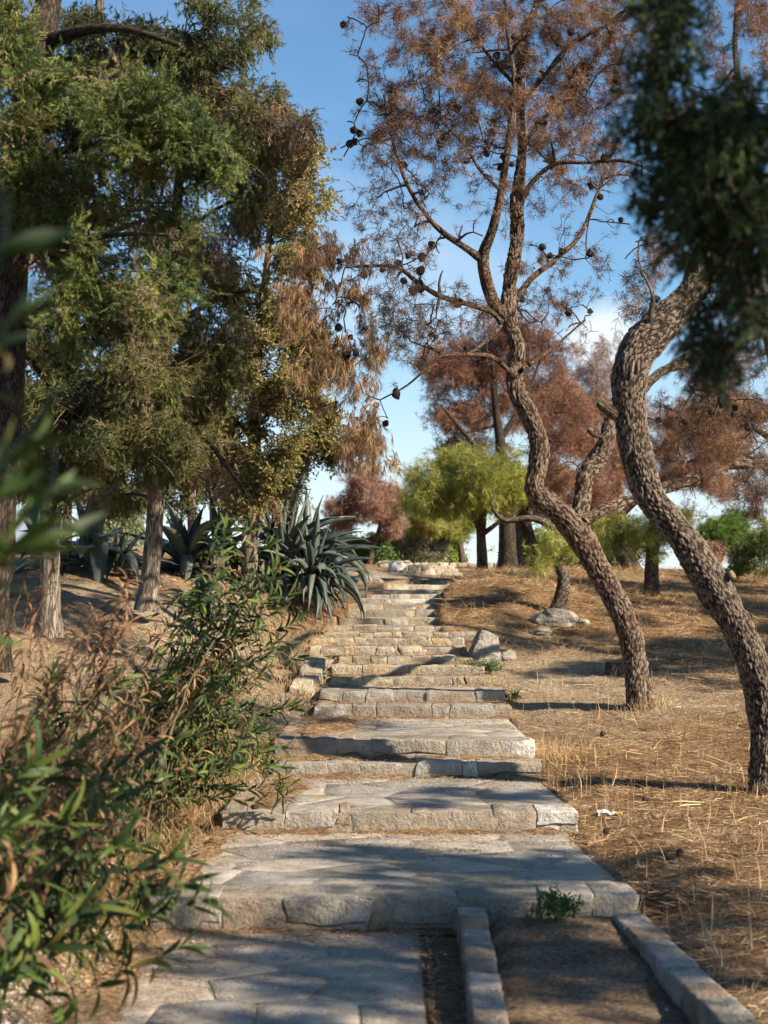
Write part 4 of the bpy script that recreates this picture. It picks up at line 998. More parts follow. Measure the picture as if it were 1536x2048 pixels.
# far trees round the wall
for k, (lb, base, tr, bls, pal, n2) in enumerate([
 ('far pine with a broad yellow green crown over the back wall', (925,1128,46), [(927,1136,46,16),(922,1100,46,14),(915,1070,46,10)], [(840,1035,46,50,26,2),(895,1045,46,55,24,2),(945,1010,46,60,34,2),(835,1062,46,26,14,1.5),(860,995,46,45,28,1.5)], LIME, 900),
 ('slim twin-stemmed pine behind the back wall beneath the green crown', (900,1128,48), [(902,1138,48,12),(899,1100,48,9),(896,1070,48,6)], [(885,1052,48,50,24,2),(905,1075,48,24,9,1.2)], GREENP, 320),
 ('far dead pine with a ragged rust pink crown left of the green pines', (742,1120,44), [(735,1150,44,13),(745,1100,44,12),(758,1060,44,9),(765,1020,44,5)], [(735,1010,44,62,40,2.6),(785,1000,44,32,48,1.8),(690,1030,44,32,30,1.6),(785,1055,44,26,12,1.3),(720,975,44,40,26,1.6)], [(.20,.10,.065),(.36,.20,.13),(.46,.31,.22)], 620),
 ('far thin pine beyond the crest with a small light crown', (888,1100,60), [(1210,1140,60,7),(1210,1100,60,6),(1212,1070,60,4)], [(1215,1060,60,35,22,2)], GREENP, 200),
 ('slender far tree left of the tall trunk with olive leaves', (268,1095,40), [(270,1098,40,9),(268,1060,40,8),(272,1020,40,5)], [(270,1000,40,30,30,1.2)], GREYG, 240),
 ('pale straight far trunk at the left between the cypresses', (135,1095,34), [(136,1130,34,24),(134,1060,34,20),(136,980,34,16),(140,900,34,10)], [(150,900,34,70,80,1.5)], CYPO, 500),
 ('second pale far trunk left of the grey bush', (190,1090,36), [(180,1105,36,18),(182,1050,36,15),(186,990,36,10)], [(190,950,36,60,60,1.5)], CYPO, 400),
 ]):
    bgtree(lb, base, tr, bls, pal, 40, n2, 5, .012 * base[2] * .62, 50 + k, group='far trees on the hilltop', sides=8, r1=.035, r2=.014)
for k, (lb, base, bls, pal) in enumerate([
 ('grey green olive-like bush behind the left end of the wall', (700,1140,46), [(680,1110,46,55,25,1.5),(640,1100,46,50,30,1.5)], GREYG),
 ('fresh green bush behind the broken wall corner', (760,1130,46), [(755,1105,46,45,25,1.5)], [(.10,.17,.05),(.17,.25,.08)]),
 ('pale feathery bush standing behind the middle of the wall', (830,1128,47), [(830,1108,47,50,25,1.5)], [(.28,.29,.18),(.42,.42,.28)]),
 ('bright green low bush behind the wall right of the pale one', (885,1128,48), [(880,1112,48,30,18,1.2)], [(.18,.27,.04),(.26,.36,.06)]),
 ('silvery round bush on the left skyline', (230,1090,38), [(228,1062,38,48,30,1.3)], GREYG)]):
    shrub(lb, base, bls, pal, 26, 380, 5, .30, 60 + k, group='bushes on the skyline', r=.03)

# ------------------------------------------------------------------ the cypresses on the left
KD[0] = 16
def cypress(label, base, trunk, limbs, blobs, pal, n1, n2, per, size, seed, tm=None, dead=0, droop=.4, wts=None, step=.05, sides=22, vert=0.0, extra=None, col=(.085,.062,.046), shell=.5):
    t = Tree('cypress_tree', label, 'tree', base, 'cypresses on the left', DARKBARK if base[2] == 9 else CYPBARK, seed)
    if trunk: t.limb('trunk', trunk, step=step, sides=sides, amp=.012, flare=.2, lump=.14)
    for l in limbs: t.limb('branch', l, step=.07, sides=9, amp=.008, mat=DARKBARK)
    t.branches(blobs, n1, .022, .006, droop=.12, wts=wts, col=col)
    tw = t.twigs(blobs, n2, .009, .003, droop=.08, wts=wts, vert=vert, shell=shell, col=col)
    t.leaf(tw, tm or SPRAY, per, size, pal, droop=droop, jitter=size * .35, start=.1)
    if extra:
        for b_, n_, pal_, tm_, per_, sz_, dr_ in extra:
            q = t.twigs(b_, n_, .008, .0028, droop=.15, col=(.20, .15, .105), shell=.6, nseg=6)
            if per_: t.leaf(q, tm_, per_, sz_, pal_, droop=dr_, jitter=sz_ * .3)
    t.done(); return t
DEADC = [(.17,.11,.07),(.28,.19,.12),(.36,.25,.16)]
cypress('big leaning cypress with feathery bright green boughs at the upper left', (-30,1330,9),
  [(-40,1340,9,110),(-25,1150,9,95),(-8,980,9,88),(5,820,9,84),(10,700,9,78),(22,520,9,74),(35,350,9.1,72),(60,200,9.2,66),(84,80,9.3,60),(100,-20,9.4,52),(120,-200,9.4,36)],
  [[(85,90,9.3,30),(170,60,9.1,24),(260,60,9,16),(360,90,8.9,10)],[(60,170,9.2,24),(110,130,9.0,16),(200,140,8.7,10)],[(35,350,9.1,26),(130,300,8.6,18),(260,290,8.2,12),(420,330,8,7)],[(20,540,9,24),(110,500,8.6,14),(230,470,8.2,9),(340,470,8,5)],[(10,700,9,20),(80,620,8.8,12),(200,560,8.4,7)]],
  [(150,240,8.7,150,90,.6),(300,290,8.4,150,95,.6),(120,400,8.7,120,100,.6),(330,230,8.6,100,60,.5),(60,150,9,60,120,.4),(15,60,9,50,90,.4),(40,330,8.6,60,120,.3),(400,320,8.2,75,50,.4),(180,540,8.4,100,70,.5),(90,480,8.8,90,50,.5),(260,420,8.5,130,60,.5),(310,600,8.2,85,60,.4),(160,620,8.5,70,60,.4)],
  CYPB, 130, 2400, 5.6, .115, 71, droop=.15, wts=[9,9,6,5,5,3,3,3.5,4.5,3,3,3,2.5],
  extra=[([(350,470,8.4,80,50,.3)], 170, None, None, 0, .1, 0), ([(210,620,8.5,60,50,.3),(250,330,8.4,80,50,.3),(110,530,8.6,50,40,.3)], 110, DEADC, SPRAY, 2, .10, .9)])
cypress('dark-trunked cypress with shaded olive foliage, leftmost of the standing trunks', (97,1262,13),
  [(97,1275,13,50),(98,1180,13,44),(100,1080,13,42),(105,980,13,42),(112,880,13,44),(122,780,13,44),(132,660,13,40),(150,500,13,34),(165,340,13,28),(185,160,13,22),(200,0,13,16),(210,-120,13,10)],
  [[(110,900,13,22),(170,840,12.7,14),(260,800,12.4,9)],[(120,790,13,20),(60,720,12.8,12),(20,660,12.6,6)],[(150,500,13,18),(260,450,12.7,10),(340,430,12.4,6)],[(185,150,13,18),(280,110,12.7,14),(400,120,12.4,9),(470,140,12.3,5)]],
  [(90,800,12.7,100,80,.7),(180,880,12.6,100,70,.7),(240,760,12.6,110,80,.7),(110,960,12.8,75,50,.5),(60,640,12.8,70,80,.6),(230,640,12.7,110,70,.7),(200,120,12.7,110,70,.6),(330,110,12.5,130,60,.6),(430,60,12.4,80,60,.5),(60,330,13,60,100,.5),(330,900,12.6,60,70,.5)],
  CYPG, 140, 2500, 6.0, .13, 72, wts=[6,5,6,3.5,4,6,5,7,4,3,3])
cypress('cypress with a sunlit pale trunk between the agave clumps', (297,1205,15.3),
  [(292,1222,15.3,44),(300,1150,15.3,36),(307,1080,15.3,34),(312,1000,15.3,34),(316,920,15.3,34),(322,820,15.3,32),(330,700,15.3,28),(345,560,15.3,24),(355,400,15.3,20),(370,230,15.3,14),(380,80,15.3,9)],
  [[(318,900,15.3,16),(380,850,15,12),(430,900,14.7,11),(480,970,14.5,8),(505,1010,14.4,5)],[(325,800,15.3,16),(250,740,15,10),(180,720,14.8,6)],[(335,660,15.3,16),(430,600,15,10),(500,580,14.7,6)],[(360,360,15.3,12),(450,250,15,9),(540,200,14.8,5)],[(350,480,15.3,12),(430,420,15,8),(520,380,14.8,5)]],
  [(300,900,15,90,70,.8),(380,840,15,90,80,.8),(330,740,15,110,80,.8),(440,700,15,70,80,.7),(300,620,15,110,60,.7),(430,520,15,90,80,.7),(480,300,15,80,110,.7),(540,230,15,70,70,.6),(420,180,15,90,60,.6),(510,50,15,35,50,.4),(330,500,15.2,80,60,.6),(210,1000,15.4,60,30,.5),(530,420,15,60,80,.6)],
  CYPG[1:] + [(.16,.15,.05)], 170, 3000, 5.8, .135, 73, droop=.6,
  extra=[([(430,860,14.8,70,70,.4),(380,760,14.8,80,60,.4),(350,460,14.4,80,45,.3),(490,350,14.7,60,60,.4)], 330, None, None, 0, .1, 0),
         ([(300,960,15,60,30,.4),(420,960,15,60,40,.4),(560,270,14.8,70,80,.4),(380,480,14.4,90,50,.3)], 240, DEADC, SPRAY, 3, .13, 1.2)])
cypress('olive yellow cypress standing beside the big agave clump, rightmost of the group', (497,1200,18),
  [(492,1215,18,38),(498,1140,18,32),(500,1070,18,31),(506,1000,18,30),(510,920,18,28),(508,840,18,26),(512,760,18,22),(520,650,18,18),(535,520,18,14),(545,380,18,11),(560,240,18,7)],
  [[(506,1000,18,14),(540,940,17.8,8),(590,890,17.6,5)],[(508,880,18,14),(450,820,17.8,8),(420,780,17.6,5)],[(510,800,18,12),(560,740,17.8,7),(610,690,17.6,4)],[(520,640,18,10),(590,580,17.8,6),(630,540,17.7,4)],[(540,420,18,8),(600,350,17.8,5),(630,300,17.7,3)]],
  [(530,940,17.8,75,55,.8),(600,890,17.8,60,50,.7),(470,880,17.8,60,60,.7),(560,800,17.8,80,70,.8),(640,860,17.8,50,50,.6),(500,720,17.8,80,60,.8),(590,680,17.8,70,70,.7),(530,600,17.8,70,60,.7),(600,520,17.8,55,60,.6),(610,360,17.8,45,80,.6),(560,440,17.8,60,60,.6),(690,900,17.8,40,40,.5),(490,1000,17.6,40,45,.4),(640,740,17.8,60,60,.5)],
  CYPO, 140, 2500, 5.0, .15, 74, tm=SPRAY2, droop=.2,
  extra=[([(540,1000,17.6,50,40,.4),(480,960,17.6,60,50,.4)], 120, [(.30,.20,.10),(.40,.29,.16)], SPRAY2, 3, .12, .8)])
cypress('slender cypress rising behind the rightmost of the group, with sparse olive sprays', (250,1110,24),
  [(345,1110,24,26),(350,1000,24,24),(352,880,24,20),(350,700,24,14),(348,500,24,8)],
  [(380,980,24,70,50,1),(420,880,24,80,70,1),(300,800,24,90,80,1),(450,1000,24,50,40,.8),(180,900,24,90,80,1),(60,900,24,80,90,1),(250,700,24,100,70,1),(80,760,24,80,60,1)], None if False else [], CYPO, 1, 1, 1, .1, 75) if False else None
cypress('background cypress with olive foliage closing the gaps between the left trunks', (380,1130,25),
  [(386,1140,25,22),(384,1060,25,20),(382,960,25,18),(380,800,25,14),(378,600,25,9)], [],
  [(380,960,25,90,70,1.2),(440,900,25,80,70,1.2),(300,850,25,90,80,1.2),(180,900,25,100,70,1.3),(60,920,25,90,80,1.3),(120,780,25,110,90,1.2),(420,780,25,90,80,1.2),(540,980,25,60,45,.9)],
  [(.09,.095,.03),(.17,.17,.05),(.27,.25,.08)], 110, 1900, 5.5, .20, 76, tm=SPRAY2)

# ------------------------------------------------------------------ the cypress whose bough hangs in at the top right (it stands just outside the picture)
def offtree(label, x, y, h, trunk_r, blobs3, pal, n1, n2, per, size, seed, tm, name='cypress_tree', group='nearby trees that shade the path', boughs=()):
    t = Tree.__new__(Tree); t.o = np.array([x, y, float(height(x, y)[0])]); t.e = empty(name, t.o, label, 'tree', group)
    t.sk = Skel(); t.bark = CYPBARK; t.rs = np.random.default_rng(seed); t.seed = seed; t.tw = Acc(); t.fo = Acc()
    zz = np.linspace(-.05, h, 14); P = np.stack([x + .15 * np.sin(zz * .8), y + .1 * np.cos(zz), t.o[2] + zz], -1); R = trunk_r * (1 - .85 * zz / h)
    P, R = catmull(P, R, .1); V, Q, T_, uv = tube(P, R, 18, .012, 6, seed, .2, True, .1)
    link('trunk', mesh_np('trunk', V - t.o, [Q, T_], None, uv), CYPBARK, t.e); t.sk.add(P, R)
    for b in boughs:
        Pb = np.array([q[:3] for q in b]); Rb = np.array([q[3] for q in b]); Pb, Rb = catmull(Pb, Rb, .06)
        V, Q, T_, uv = tube(Pb, Rb, 10, .006, 6, seed, 0, True, .1); link('branch', mesh_np('branch', V - t.o, [Q, T_], None, uv), DARKBARK, t.e); t.sk.add(Pb, Rb)
    w_ = np.array([b[6] for b in blobs3], float); w_ /= w_.sum()
    def samp(n, sh):
        out = []
        for b, ww in zip(blobs3, w_):
            v = t.rs.normal(size=(max(1, int(n * ww)), 3)); v /= np.linalg.norm(v, axis=1, keepdims=True); v *= t.rs.uniform(0, 1, len(v))[:, None] ** sh; cc = v[t.rs.integers(0, min(len(v), max(3, len(v) // 22)), len(v))]; v = cc + t.rs.normal(size=v.shape) * .17; out.append(np.array(b[:3]) + v * np.array(b[3:6]))
        return np.vstack(out)
    L = grow(t.sk, samp(n1, .6), .02, .005, .1, .1, 7, t.rs); twig_tubes(t.tw, L, 4, (.06,.045,.035), rs=t.rs)
    L = grow(t.sk, samp(n2, .5), .008, .0025, .06, .12, 4, t.rs); twig_tubes(t.tw, L, 3, (.07,.05,.04), rs=t.rs)
    t.leaf(L, tm, per, size, pal, droop=.5, jitter=size * .35, start=.1); t.done(); return t
def B(px, py, d, rx, ry, rd, w): p = W(px, py, d); return (p[0], p[1], p[2], rx * d / FP, rd, ry * d / FP, w)
offtree('dark green cypress with a bough hanging blurred into the view at the top right', 3.0, 3.6, 8.5, .16,
  [B(1420,380,4.2,90,190,.25,7), B(1330,130,4.2,60,130,.2,3.5), B(1480,330,4.1,100,150,.25,5), B(1310,400,4.3,60,55,.15,1.6), B(1420,690,4.2,42,130,.15,3.2), B(1345,250,4.2,90,70,.2,3), B(1500,540,4.1,70,130,.2,3), B(1300,-30,4.2,60,60,.2,1),
   (3.0,3.6,4.6,1.1,1.1,1.6,6), (3.1,3.6,6.6,.8,.8,1.8,4), (3.0,3.6,2.9,.9,.9,.7,1.5), (2.3,3.8,3.4,.7,.4,.45,5), (1.55,3.95,3.25,.38,.3,.35,4), (1.7,3.9,2.95,.4,.3,.3,2.5)],
  [(.014,.030,.009),(.030,.058,.014),(.06,.10,.024)], 130, 4100, 5.0, .075, 81, SPRAY,
  boughs=[[(3.0,3.6,3.6,.05),(2.2,3.8,3.5,.035),(1.4,4.0,3.25,.025),(.95,4.15,2.85,.014),(.85,4.2,2.5,.006)], [(3.0,3.6,3.0,.04),(2.0,3.9,3.1,.025),(1.1,4.1,2.95,.015),(.75,4.25,2.75,.006)]])
offtree('broad pine standing outside the frame to the right, shading the landing', 7.6, 3.4, 7.5, .15,
  [(6.6,3.2,4.8,1.3,1.2,.9,6), (8.2,3.8,5.8,1.3,1.2,1.0,6), (6.2, 4.6, 4.0, .9, .8, .5, 3), (5.9, 6.0, 4.1, 1.0, .8, .4, 5), (6.1, 7.9, 4.3, .8, .7, .3, 2)], BROWN[:3], 80, 1000, 4, .13, 82, TUFT_DENSE, name='pine_tree')
offtree('pine beyond the right edge that throws streaked shade over the middle of the slope', 8.8, 13.5, 7.5, .16, [(8.0,13.2,4.6,1.5,1.4,.8,6),(9.4,14.2,5.8,1.5,1.4,1.0,6),(8.2,15.5,4.2,1.2,1.2,.5,4)], BROWN[:3], 70, 700, 4, .15, 83, TUFT_DENSE, name='pine_tree')
offtree('pine beyond the right edge nearer the crest, shading the rounded mound', 10.2, 18.5, 7.0, .17, [(9.2,18.0,5.0,1.6,1.4,.8,6),(10.8,19.2,6.0,1.6,1.4,1.0,6),(9.0,17.0,4.2,1.0,1.0,.5,3)], BROWN[:3], 70, 800, 4, .16, 84, TUFT_DENSE, name='pine_tree')
offtree('unseen small cypress added behind the camera to shade the leaves at the left edge', 3.3, -.3, 5.5, .10, [(2.7,.2,4.3,.8,.8,.8,5),(3.3,-.2,3.2,.6,.6,.6,2)], CYPG[:3], 50, 700, 4.6, .09, 85, SPRAY)  # out-of-view tree, added only to shade the blurred oleander leaves
# ------------------------------------------------------------------ agaves
def agave_leaf(L, w, a0, a1, seed, fold=0.35, twist=0.0, kink=None):
    """leaf along +X, bending in XZ from angle a0 to a1 (degrees from horizontal)"""
    rs = np.random.default_rng(seed); n = 8; V = []; Q = []; p = np.zeros(3)
    for i in range(n + 1):
        s = i / n; e_ = s if kink is None else (0 if s < kink else 1) * .75 + s * .25
        ang = math.radians(a0 + (a1 - a0) * e_ ** 1.3 if kink is None else a0 + (a1 - a0) * e_)
        if i: p = p + np.array([math.cos(ang), 0.0, math.sin(ang)]) * L / n
        wd = w * (.62 + 1.5 * s * (1 - s) * 1.0) * (1 - max(0, (s - .55) / .45) ** 1.5) + .002
        wd = max(wd, .003); nrm = np.array([-math.sin(ang), 0, math.cos(ang)]); tw = twist * s
        sd = np.array([0, math.cos(tw), 0]) + nrm * math.sin(tw); nn = nrm * math.cos(tw) - np.array([0, math.sin(tw), 0])
        th = wd * .16 + .004; f = fold * (1 - .4 * s)
        V += [p - sd * wd / 2 * math.cos(f) + nn * wd / 2 * math.sin(f), p + nn * th * .3, p + sd * wd / 2 * math.cos(f) + nn * wd / 2 * math.sin(f), p - nn * th]
        if i:
            b = 4 * (i - 1)
            for j in range(4): Q.append((b + j, b + (j + 1) % 4, b + 4 + (j + 1) % 4, b + 4 + j))
    return mesh_np('leaf', np.array(V), [np.array(Q)])
AL = {'up': [agave_leaf(1, .155, 80, 62, k) for k in range(2)] + [agave_leaf(1, .15, 70, 30, 3)],
      'out': [agave_leaf(1, .16, 55, 5, 4), agave_leaf(1, .16, 45, -25, 5), agave_leaf(1, .15, 40, -5, 6, twist=.5)],
      'droop': [agave_leaf(1, .14, 45, -75, 7), agave_leaf(1, .14, 25, -80, 8, twist=-.4), agave_leaf(1, .13, 10, -85, 9)],
      'kink': [agave_leaf(1, .13, 72, -70, 10, kink=.5), agave_leaf(1, .13, 60, -80, 11, kink=.42)]}
for q in AL.values():
    for m_ in q: m_.materials.append(AGAVE)
DEAD = [agave_leaf(1, .10, 20, -85, 12, fold=.8), agave_leaf(1, .10, -10, -88, 13, fold=.9), agave_leaf(1, .09, 5, -70, 14, fold=.9, twist=1.0)]
for m_ in DEAD: m_.materials.append(DEADAGAVE)
def agave(label, base, L, n, seed, dead=0, bias=None, kinds=('up', 'out', 'droop'), z=None, wide=1.0):
    rs = np.random.default_rng(seed); b = W(*base)
    if z is None: b[2] = height(b[0], b[1])[0]
    e_ = empty('agave', b, label, 'agave', 'agaves on the left bank')
    for i in range(n):
        f = (i + .5) / n; az = i * 2.39996 + rs.normal(0, .15)
        if bias is not None and f > .3 and rs.random() < bias[1]: az = bias[0] + rs.normal(0, bias[2])
        kd = kinds[0] if f < .30 else (kinds[1] if f < .70 else kinds[2])
        if rs.random() < .17: kd = 'kink'
        me_ = AL[kd][rs.integers(len(AL[kd]))]; o = link('leaf', me_, None, e_)
        s_ = L * rs.uniform(.6, 1.2) * (.75 + .35 * f); o.scale = (s_, s_ * rs.uniform(.75, 1.25) * wide, s_)
        o.rotation_euler = (rs.normal(0, .08), rs.normal(0, .12), az); o.location = (.04 * math.cos(az), .04 * math.sin(az), .05 + .12 * (1 - f))
    for i in range(dead):
        o = link('dead_leaf', DEAD[rs.integers(3)], None, e_); s_ = L * rs.uniform(.5, .85); o.scale = (s_, s_, s_); az = rs.uniform(0, 6.28) if bias is None else bias[0] + rs.normal(0, 1.0)
        o.rotation_euler = (rs.normal(0, .2), rs.normal(0, .2), az); o.location = (.03, 0, .03)
    return e_
R_ = math.radians
agave('largest agave with long dark blue-green leaves cascading down over the edge of the steps', (572,1165,18.7), 1.1, 64, 1, dead=10, bias=(R_(-32), .78, .55), z=1, wide=.8)
agave('agave at the crown of the big clump with upright and folded leaves', (560,1125,19.4), 1.15, 40, 2, dead=6, bias=(R_(-10), .35, .7), z=1, wide=.85)
agave('agave hanging lowest on the bank, its leaf tips touching the side of the steps', (625,1185,18.1), .85, 50, 3, dead=6, bias=(R_(-55), .7, .45), z=1, wide=.75)
agave('agave with bright outward arching leaves at the rear right of the clump', (615,1135,20.2), .95, 26, 8, bias=(R_(5), .6, .6), z=1)
agave('broad grey-green agave in the open left of the sunlit trunk', (185,1170,17), .92, 26, 4, dead=4, wide=1.35)
agave('smaller agave leaning against the broad one, beside the sunlit trunk', (238,1175,17.0), .62, 22, 5, dead=4, wide=1.25)
agave('agave just right of the sunlit trunk with broad blotched leaves', (372,1145,18), .88, 28, 6, dead=10, wide=1.3)
agave('agave between the two right-hand cypress trunks, over dry fallen leaves', (440,1150,18.5), .85, 28, 7, dead=12, wide=1.2)
agave('pale low agave half hidden by the oleander shoots', (405,1190,16.5), .60, 20, 9, dead=3, wide=1.25)
agave('small flattened agave at the far left near the dark trunk', (85,1190,17.5), .55, 16, 10, dead=2, wide=1.2)

# ------------------------------------------------------------------ oleanders
def ole_leaf(seed, curl, dry=False):
    rs = np.random.default_rng(seed); V = []; Q = []; n = 6; p = np.zeros(3)
    for i in range(n + 1):
        s = i / n; ang = curl * s + (rs.normal(0, .25) if dry else 0)
        if i: p = p + np.array([math.cos(ang), 0, -math.sin(ang)]) / n
        wd = (.155 if not dry else .12) * math.sin(math.pi * min(.999, .06 + .93 * s ** .85)) ** .8 * (1.0 if s < .98 else .1) + .004
        V += [p + [0, -wd / 2, wd * .18], p, p + [0, wd / 2, wd * .18]]
        if i: b = 3 * (i - 1); Q += [(b, b + 1, b + 4, b + 3), (b + 1, b + 2, b + 5, b + 4)]
    return mesh_np('leaf', np.array(V), [np.array(Q)])
OL = [ole_leaf(k, c) for k, c in enumerate((.2, .5, .9, 1.3))]
for m_ in OL: m_.materials.append(OLEANDER)
OD = [ole_leaf(10 + k, c, True) for k, c in enumerate((1.2, 2.2, 1.8))]
for m_ in OD: m_.materials.append(DRYLEAF)
OLT = []
for m_ in OL + OD:
    V = np.array([v.co[:] for v in m_.vertices]); F = np.array([p.vertices[:] for p in m_.polygons]); OLT.append((V, np.vstack([F[:, [0, 1, 2]], F[:, [0, 2, 3]]])))
OCOL = [(.02,.04,.009),(.036,.066,.012),(.066,.11,.018),(.13,.165,.03)]
DCOL = [(.12,.055,.028),(.20,.10,.045),(.32,.18,.085)]
STEMM = mat_plain('oleander_stem', (.15, .13, .07), noise_scale=12, bump=.002)
def oleander(label, base, tips, leaf, seed, whorls=(9, 26), dryfrac=.15, mx_parts=150, z=None, rstem=.0062, drytips=(), lift=.3, gap=.042):
    """tips: list of (px,py,d) shoot tips"""
    rs = np.random.default_rng(seed); b = W(*base) if z is None else np.array(z, float)
    e_ = empty('oleander_shrub', b, label, 'shrub', 'oleanders on the left'); acc = Acc(); cand = []
    for ti, tp in enumerate(list(tips) + list(drytips)):
        dry = ti >= len(tips); T_ = W(*tp); L = np.linalg.norm(T_ - b); st = b + rs.normal(0, 1, 3) * [.16, .38, 0] * (.5 if L < 1 else 1)
        mid = st * .45 + T_ * .55 + np.array([0, 0, lift * L * .35]) - (T_ - st) * [.25, .25, 0] + rs.normal(0, .05, 3)
        n = max(8, int(L / .08)); s = np.linspace(0, 1, n)[:, None]; C = (1 - s)**2 * st + 2 * s * (1 - s) * mid + s**2 * T_ + rs.normal(0, .006, (n, 3))
        R = rstem * (1.25 - s[:, 0]) * rs.uniform(.7, 1.2)
        V, Q, T3, uv = tube(C, R, 6, 0, 6, seed, 0, True, 0); link('stem', mesh_np('stem', V - b, [Q, T3]), STEMM, e_)
        nl = rs.integers(*whorls)
        for k in range(nl):
            f = 1 - (k * gap / L) * rs.uniform(.85, 1.15)
            if f < .12: break
            i = min(int(f * (n - 1)), n - 2); q = f * (n - 1) - i; P = C[i] * (1 - q) + C[i+1] * q; D = C[i+1] - C[i]; D /= np.linalg.norm(D) + 1e-9
            ph = rs.uniform(0, 6.28)
            for m in range(3):
                r3 = np.cross(D, [.21, .33, .9]); r3 /= np.linalg.norm(r3); u3 = np.cross(D, r3); a_ = ph + m * 2.094 + rs.normal(0, .3)
                o3 = r3 * math.cos(a_) + u3 * math.sin(a_) + np.array([0, 0, -.045 * min(k, 12)]); op = .35 + .9 * min(1, k / 6) + rs.normal(0, .15)
                X = D * math.cos(op) + o3 * math.sin(op); X /= np.linalg.norm(X)
                isdry = dry or rs.random() < dryfrac * (.5 + 1.0 * (k > 14))
                Z = D - X * np.dot(D, X); Z = Z / (np.linalg.norm(Z) + 1e-6); Y = np.cross(Z, X)
                cand.append((P + o3 * R[i], X, Y, Z, leaf * rs.uniform(.7, 1.15) * (.75 if dry else 1), isdry))
    cand = [cand[i] for i in rs.permutation(len(cand))]
    for i, (P, X, Y, Z, s_, dr) in enumerate(cand):
        if i < mx_parts:
            me_ = OD[rs.integers(3)] if dr else OL[rs.integers(4)]
            o = link('dry_leaf' if dr else 'leaf', me_, None, e_)
            from mathutils import Matrix
            M = Matrix(((X[0], Y[0], Z[0]), (X[1], Y[1], Z[1]), (X[2], Y[2], Z[2]))).to_4x4()
            o.matrix_local = Matrix.Translation(Vector(tuple(P - b))) @ M @ Matrix.Scale(s_, 4)
        else:
            V, F = OLT[rs.integers(4, 7)] if dr else OLT[rs.integers(0, 4)]
            c = (np.array(DCOL[rs.integers(3)]) if dr else np.array(OCOL[rs.integers(4)])) * rs.uniform(.8, 1.2)
            acc.add((V * s_) @ np.stack([X, Y, Z]) + P, F, None, c)
    acc.obj('foliage', LEAF, e_, 'stuff', b)
    return e_
def tipset(seed, n, x0, x1, y0, y1, d0, d1):
    rs = np.random.default_rng(seed); return [(rs.uniform(x0, x1), rs.uniform(y0, y1), rs.uniform(d0, d1)) for _ in range(n)]
oleander('nearest oleander with long bright green leaves arching over the lower path at the left', None,
   [(330,1720,5.0),(400,1800,5.1),(300,1830,5.0),(230,1700,4.9),(180,1820,4.8),(120,1640,4.7),(350,1900,5.2),(60,1760,4.6),(90,1900,4.6),(220,1600,5.0),(20,1650,4.4),(150,1500,5.0),(60,1540,4.7),(270,1520,5.3),(30,1950,4.6),(250,1780,5.0),(380,1760,5.1)], .15, 1, z=(-1.6, 4.9, .02), mx_parts=300, whorls=(8, 16), dryfrac=.06,
   drytips=[(230,1420,5.0),(160,1330,5.0),(60,1480,4.8),(190,1560,5.1),(90,1620,4.9),(300,1600,5.3),(20,1720,4.6),(150,1700,5.0)])
oleander('very blurred oleander sprays leaning in from the left edge', None, [(0,500,2.2),(5,660,2.3),(40,900,2.4),(90,1010,2.5),(20,1110,2.4),(-20,1000,2.3),(70,1070,2.5),(-30,1240,2.5),(20,960,2.4)], .125, 2, z=(-1.75, 2.3, 0), mx_parts=150, whorls=(4, 7), dryfrac=0)
oleander('tall oleander shoots rising in front of the agaves', None, tipset(5, 10, 385, 560, 1040, 1180, 8.6, 9.4) + tipset(6, 16, 330, 600, 1180, 1420, 8.8, 9.8), .115, 3, z=(-1.6, 9.3, .3), mx_parts=240, whorls=(12, 22), dryfrac=.12, drytips=tipset(7, 8, 380, 560, 1250, 1380, 8.8, 9.6))
oleander('dense oleander thicket beside the second landing with drooping tips', None, tipset(8, 30, 300, 600, 1290, 1500, 9.6, 10.9), .12, 4, z=(-1.65, 10.3, .4), mx_parts=220, whorls=(12, 24), dryfrac=.14, drytips=tipset(9, 12, 360, 580, 1260, 1500, 9.8, 10.6))
oleander('leafy oleander clump spilling drooping green leaves over the bank edge', None, tipset(31, 34, 330, 600, 1400, 1600, 9.0, 10.3), .115, 14, z=(-1.75, 9.8, .35), mx_parts=200, whorls=(10, 20), dryfrac=.10)
oleander('brown-headed oleander with dry seed pods below the dark trunk', None, tipset(10, 14, 60, 360, 1300, 1520, 7.0, 8.2), .115, 5, z=(-1.75, 7.6, .15), mx_parts=220, whorls=(10, 22), dryfrac=.3, drytips=tipset(11, 18, 30, 360, 1150, 1420, 7.0, 8.0))
oleander('low oleander suckers in the shade at the left edge', None, tipset(12, 24, -20, 330, 1430, 1700, 6.2, 7.4), .115, 6, z=(-1.75, 6.7, .06), mx_parts=200, whorls=(10, 22), dryfrac=.15, drytips=tipset(13, 20, 20, 380, 1330, 1640, 6.2, 7.2))
oleander('small dark oleander sprig growing on the second landing edge', None, [(575,1548,9.9),(560,1560,9.9),(590,1565,9.95)], .075, 7, z=(-.62, 9.98, .3), mx_parts=60, whorls=(5, 8), dryfrac=0, gap=.03)

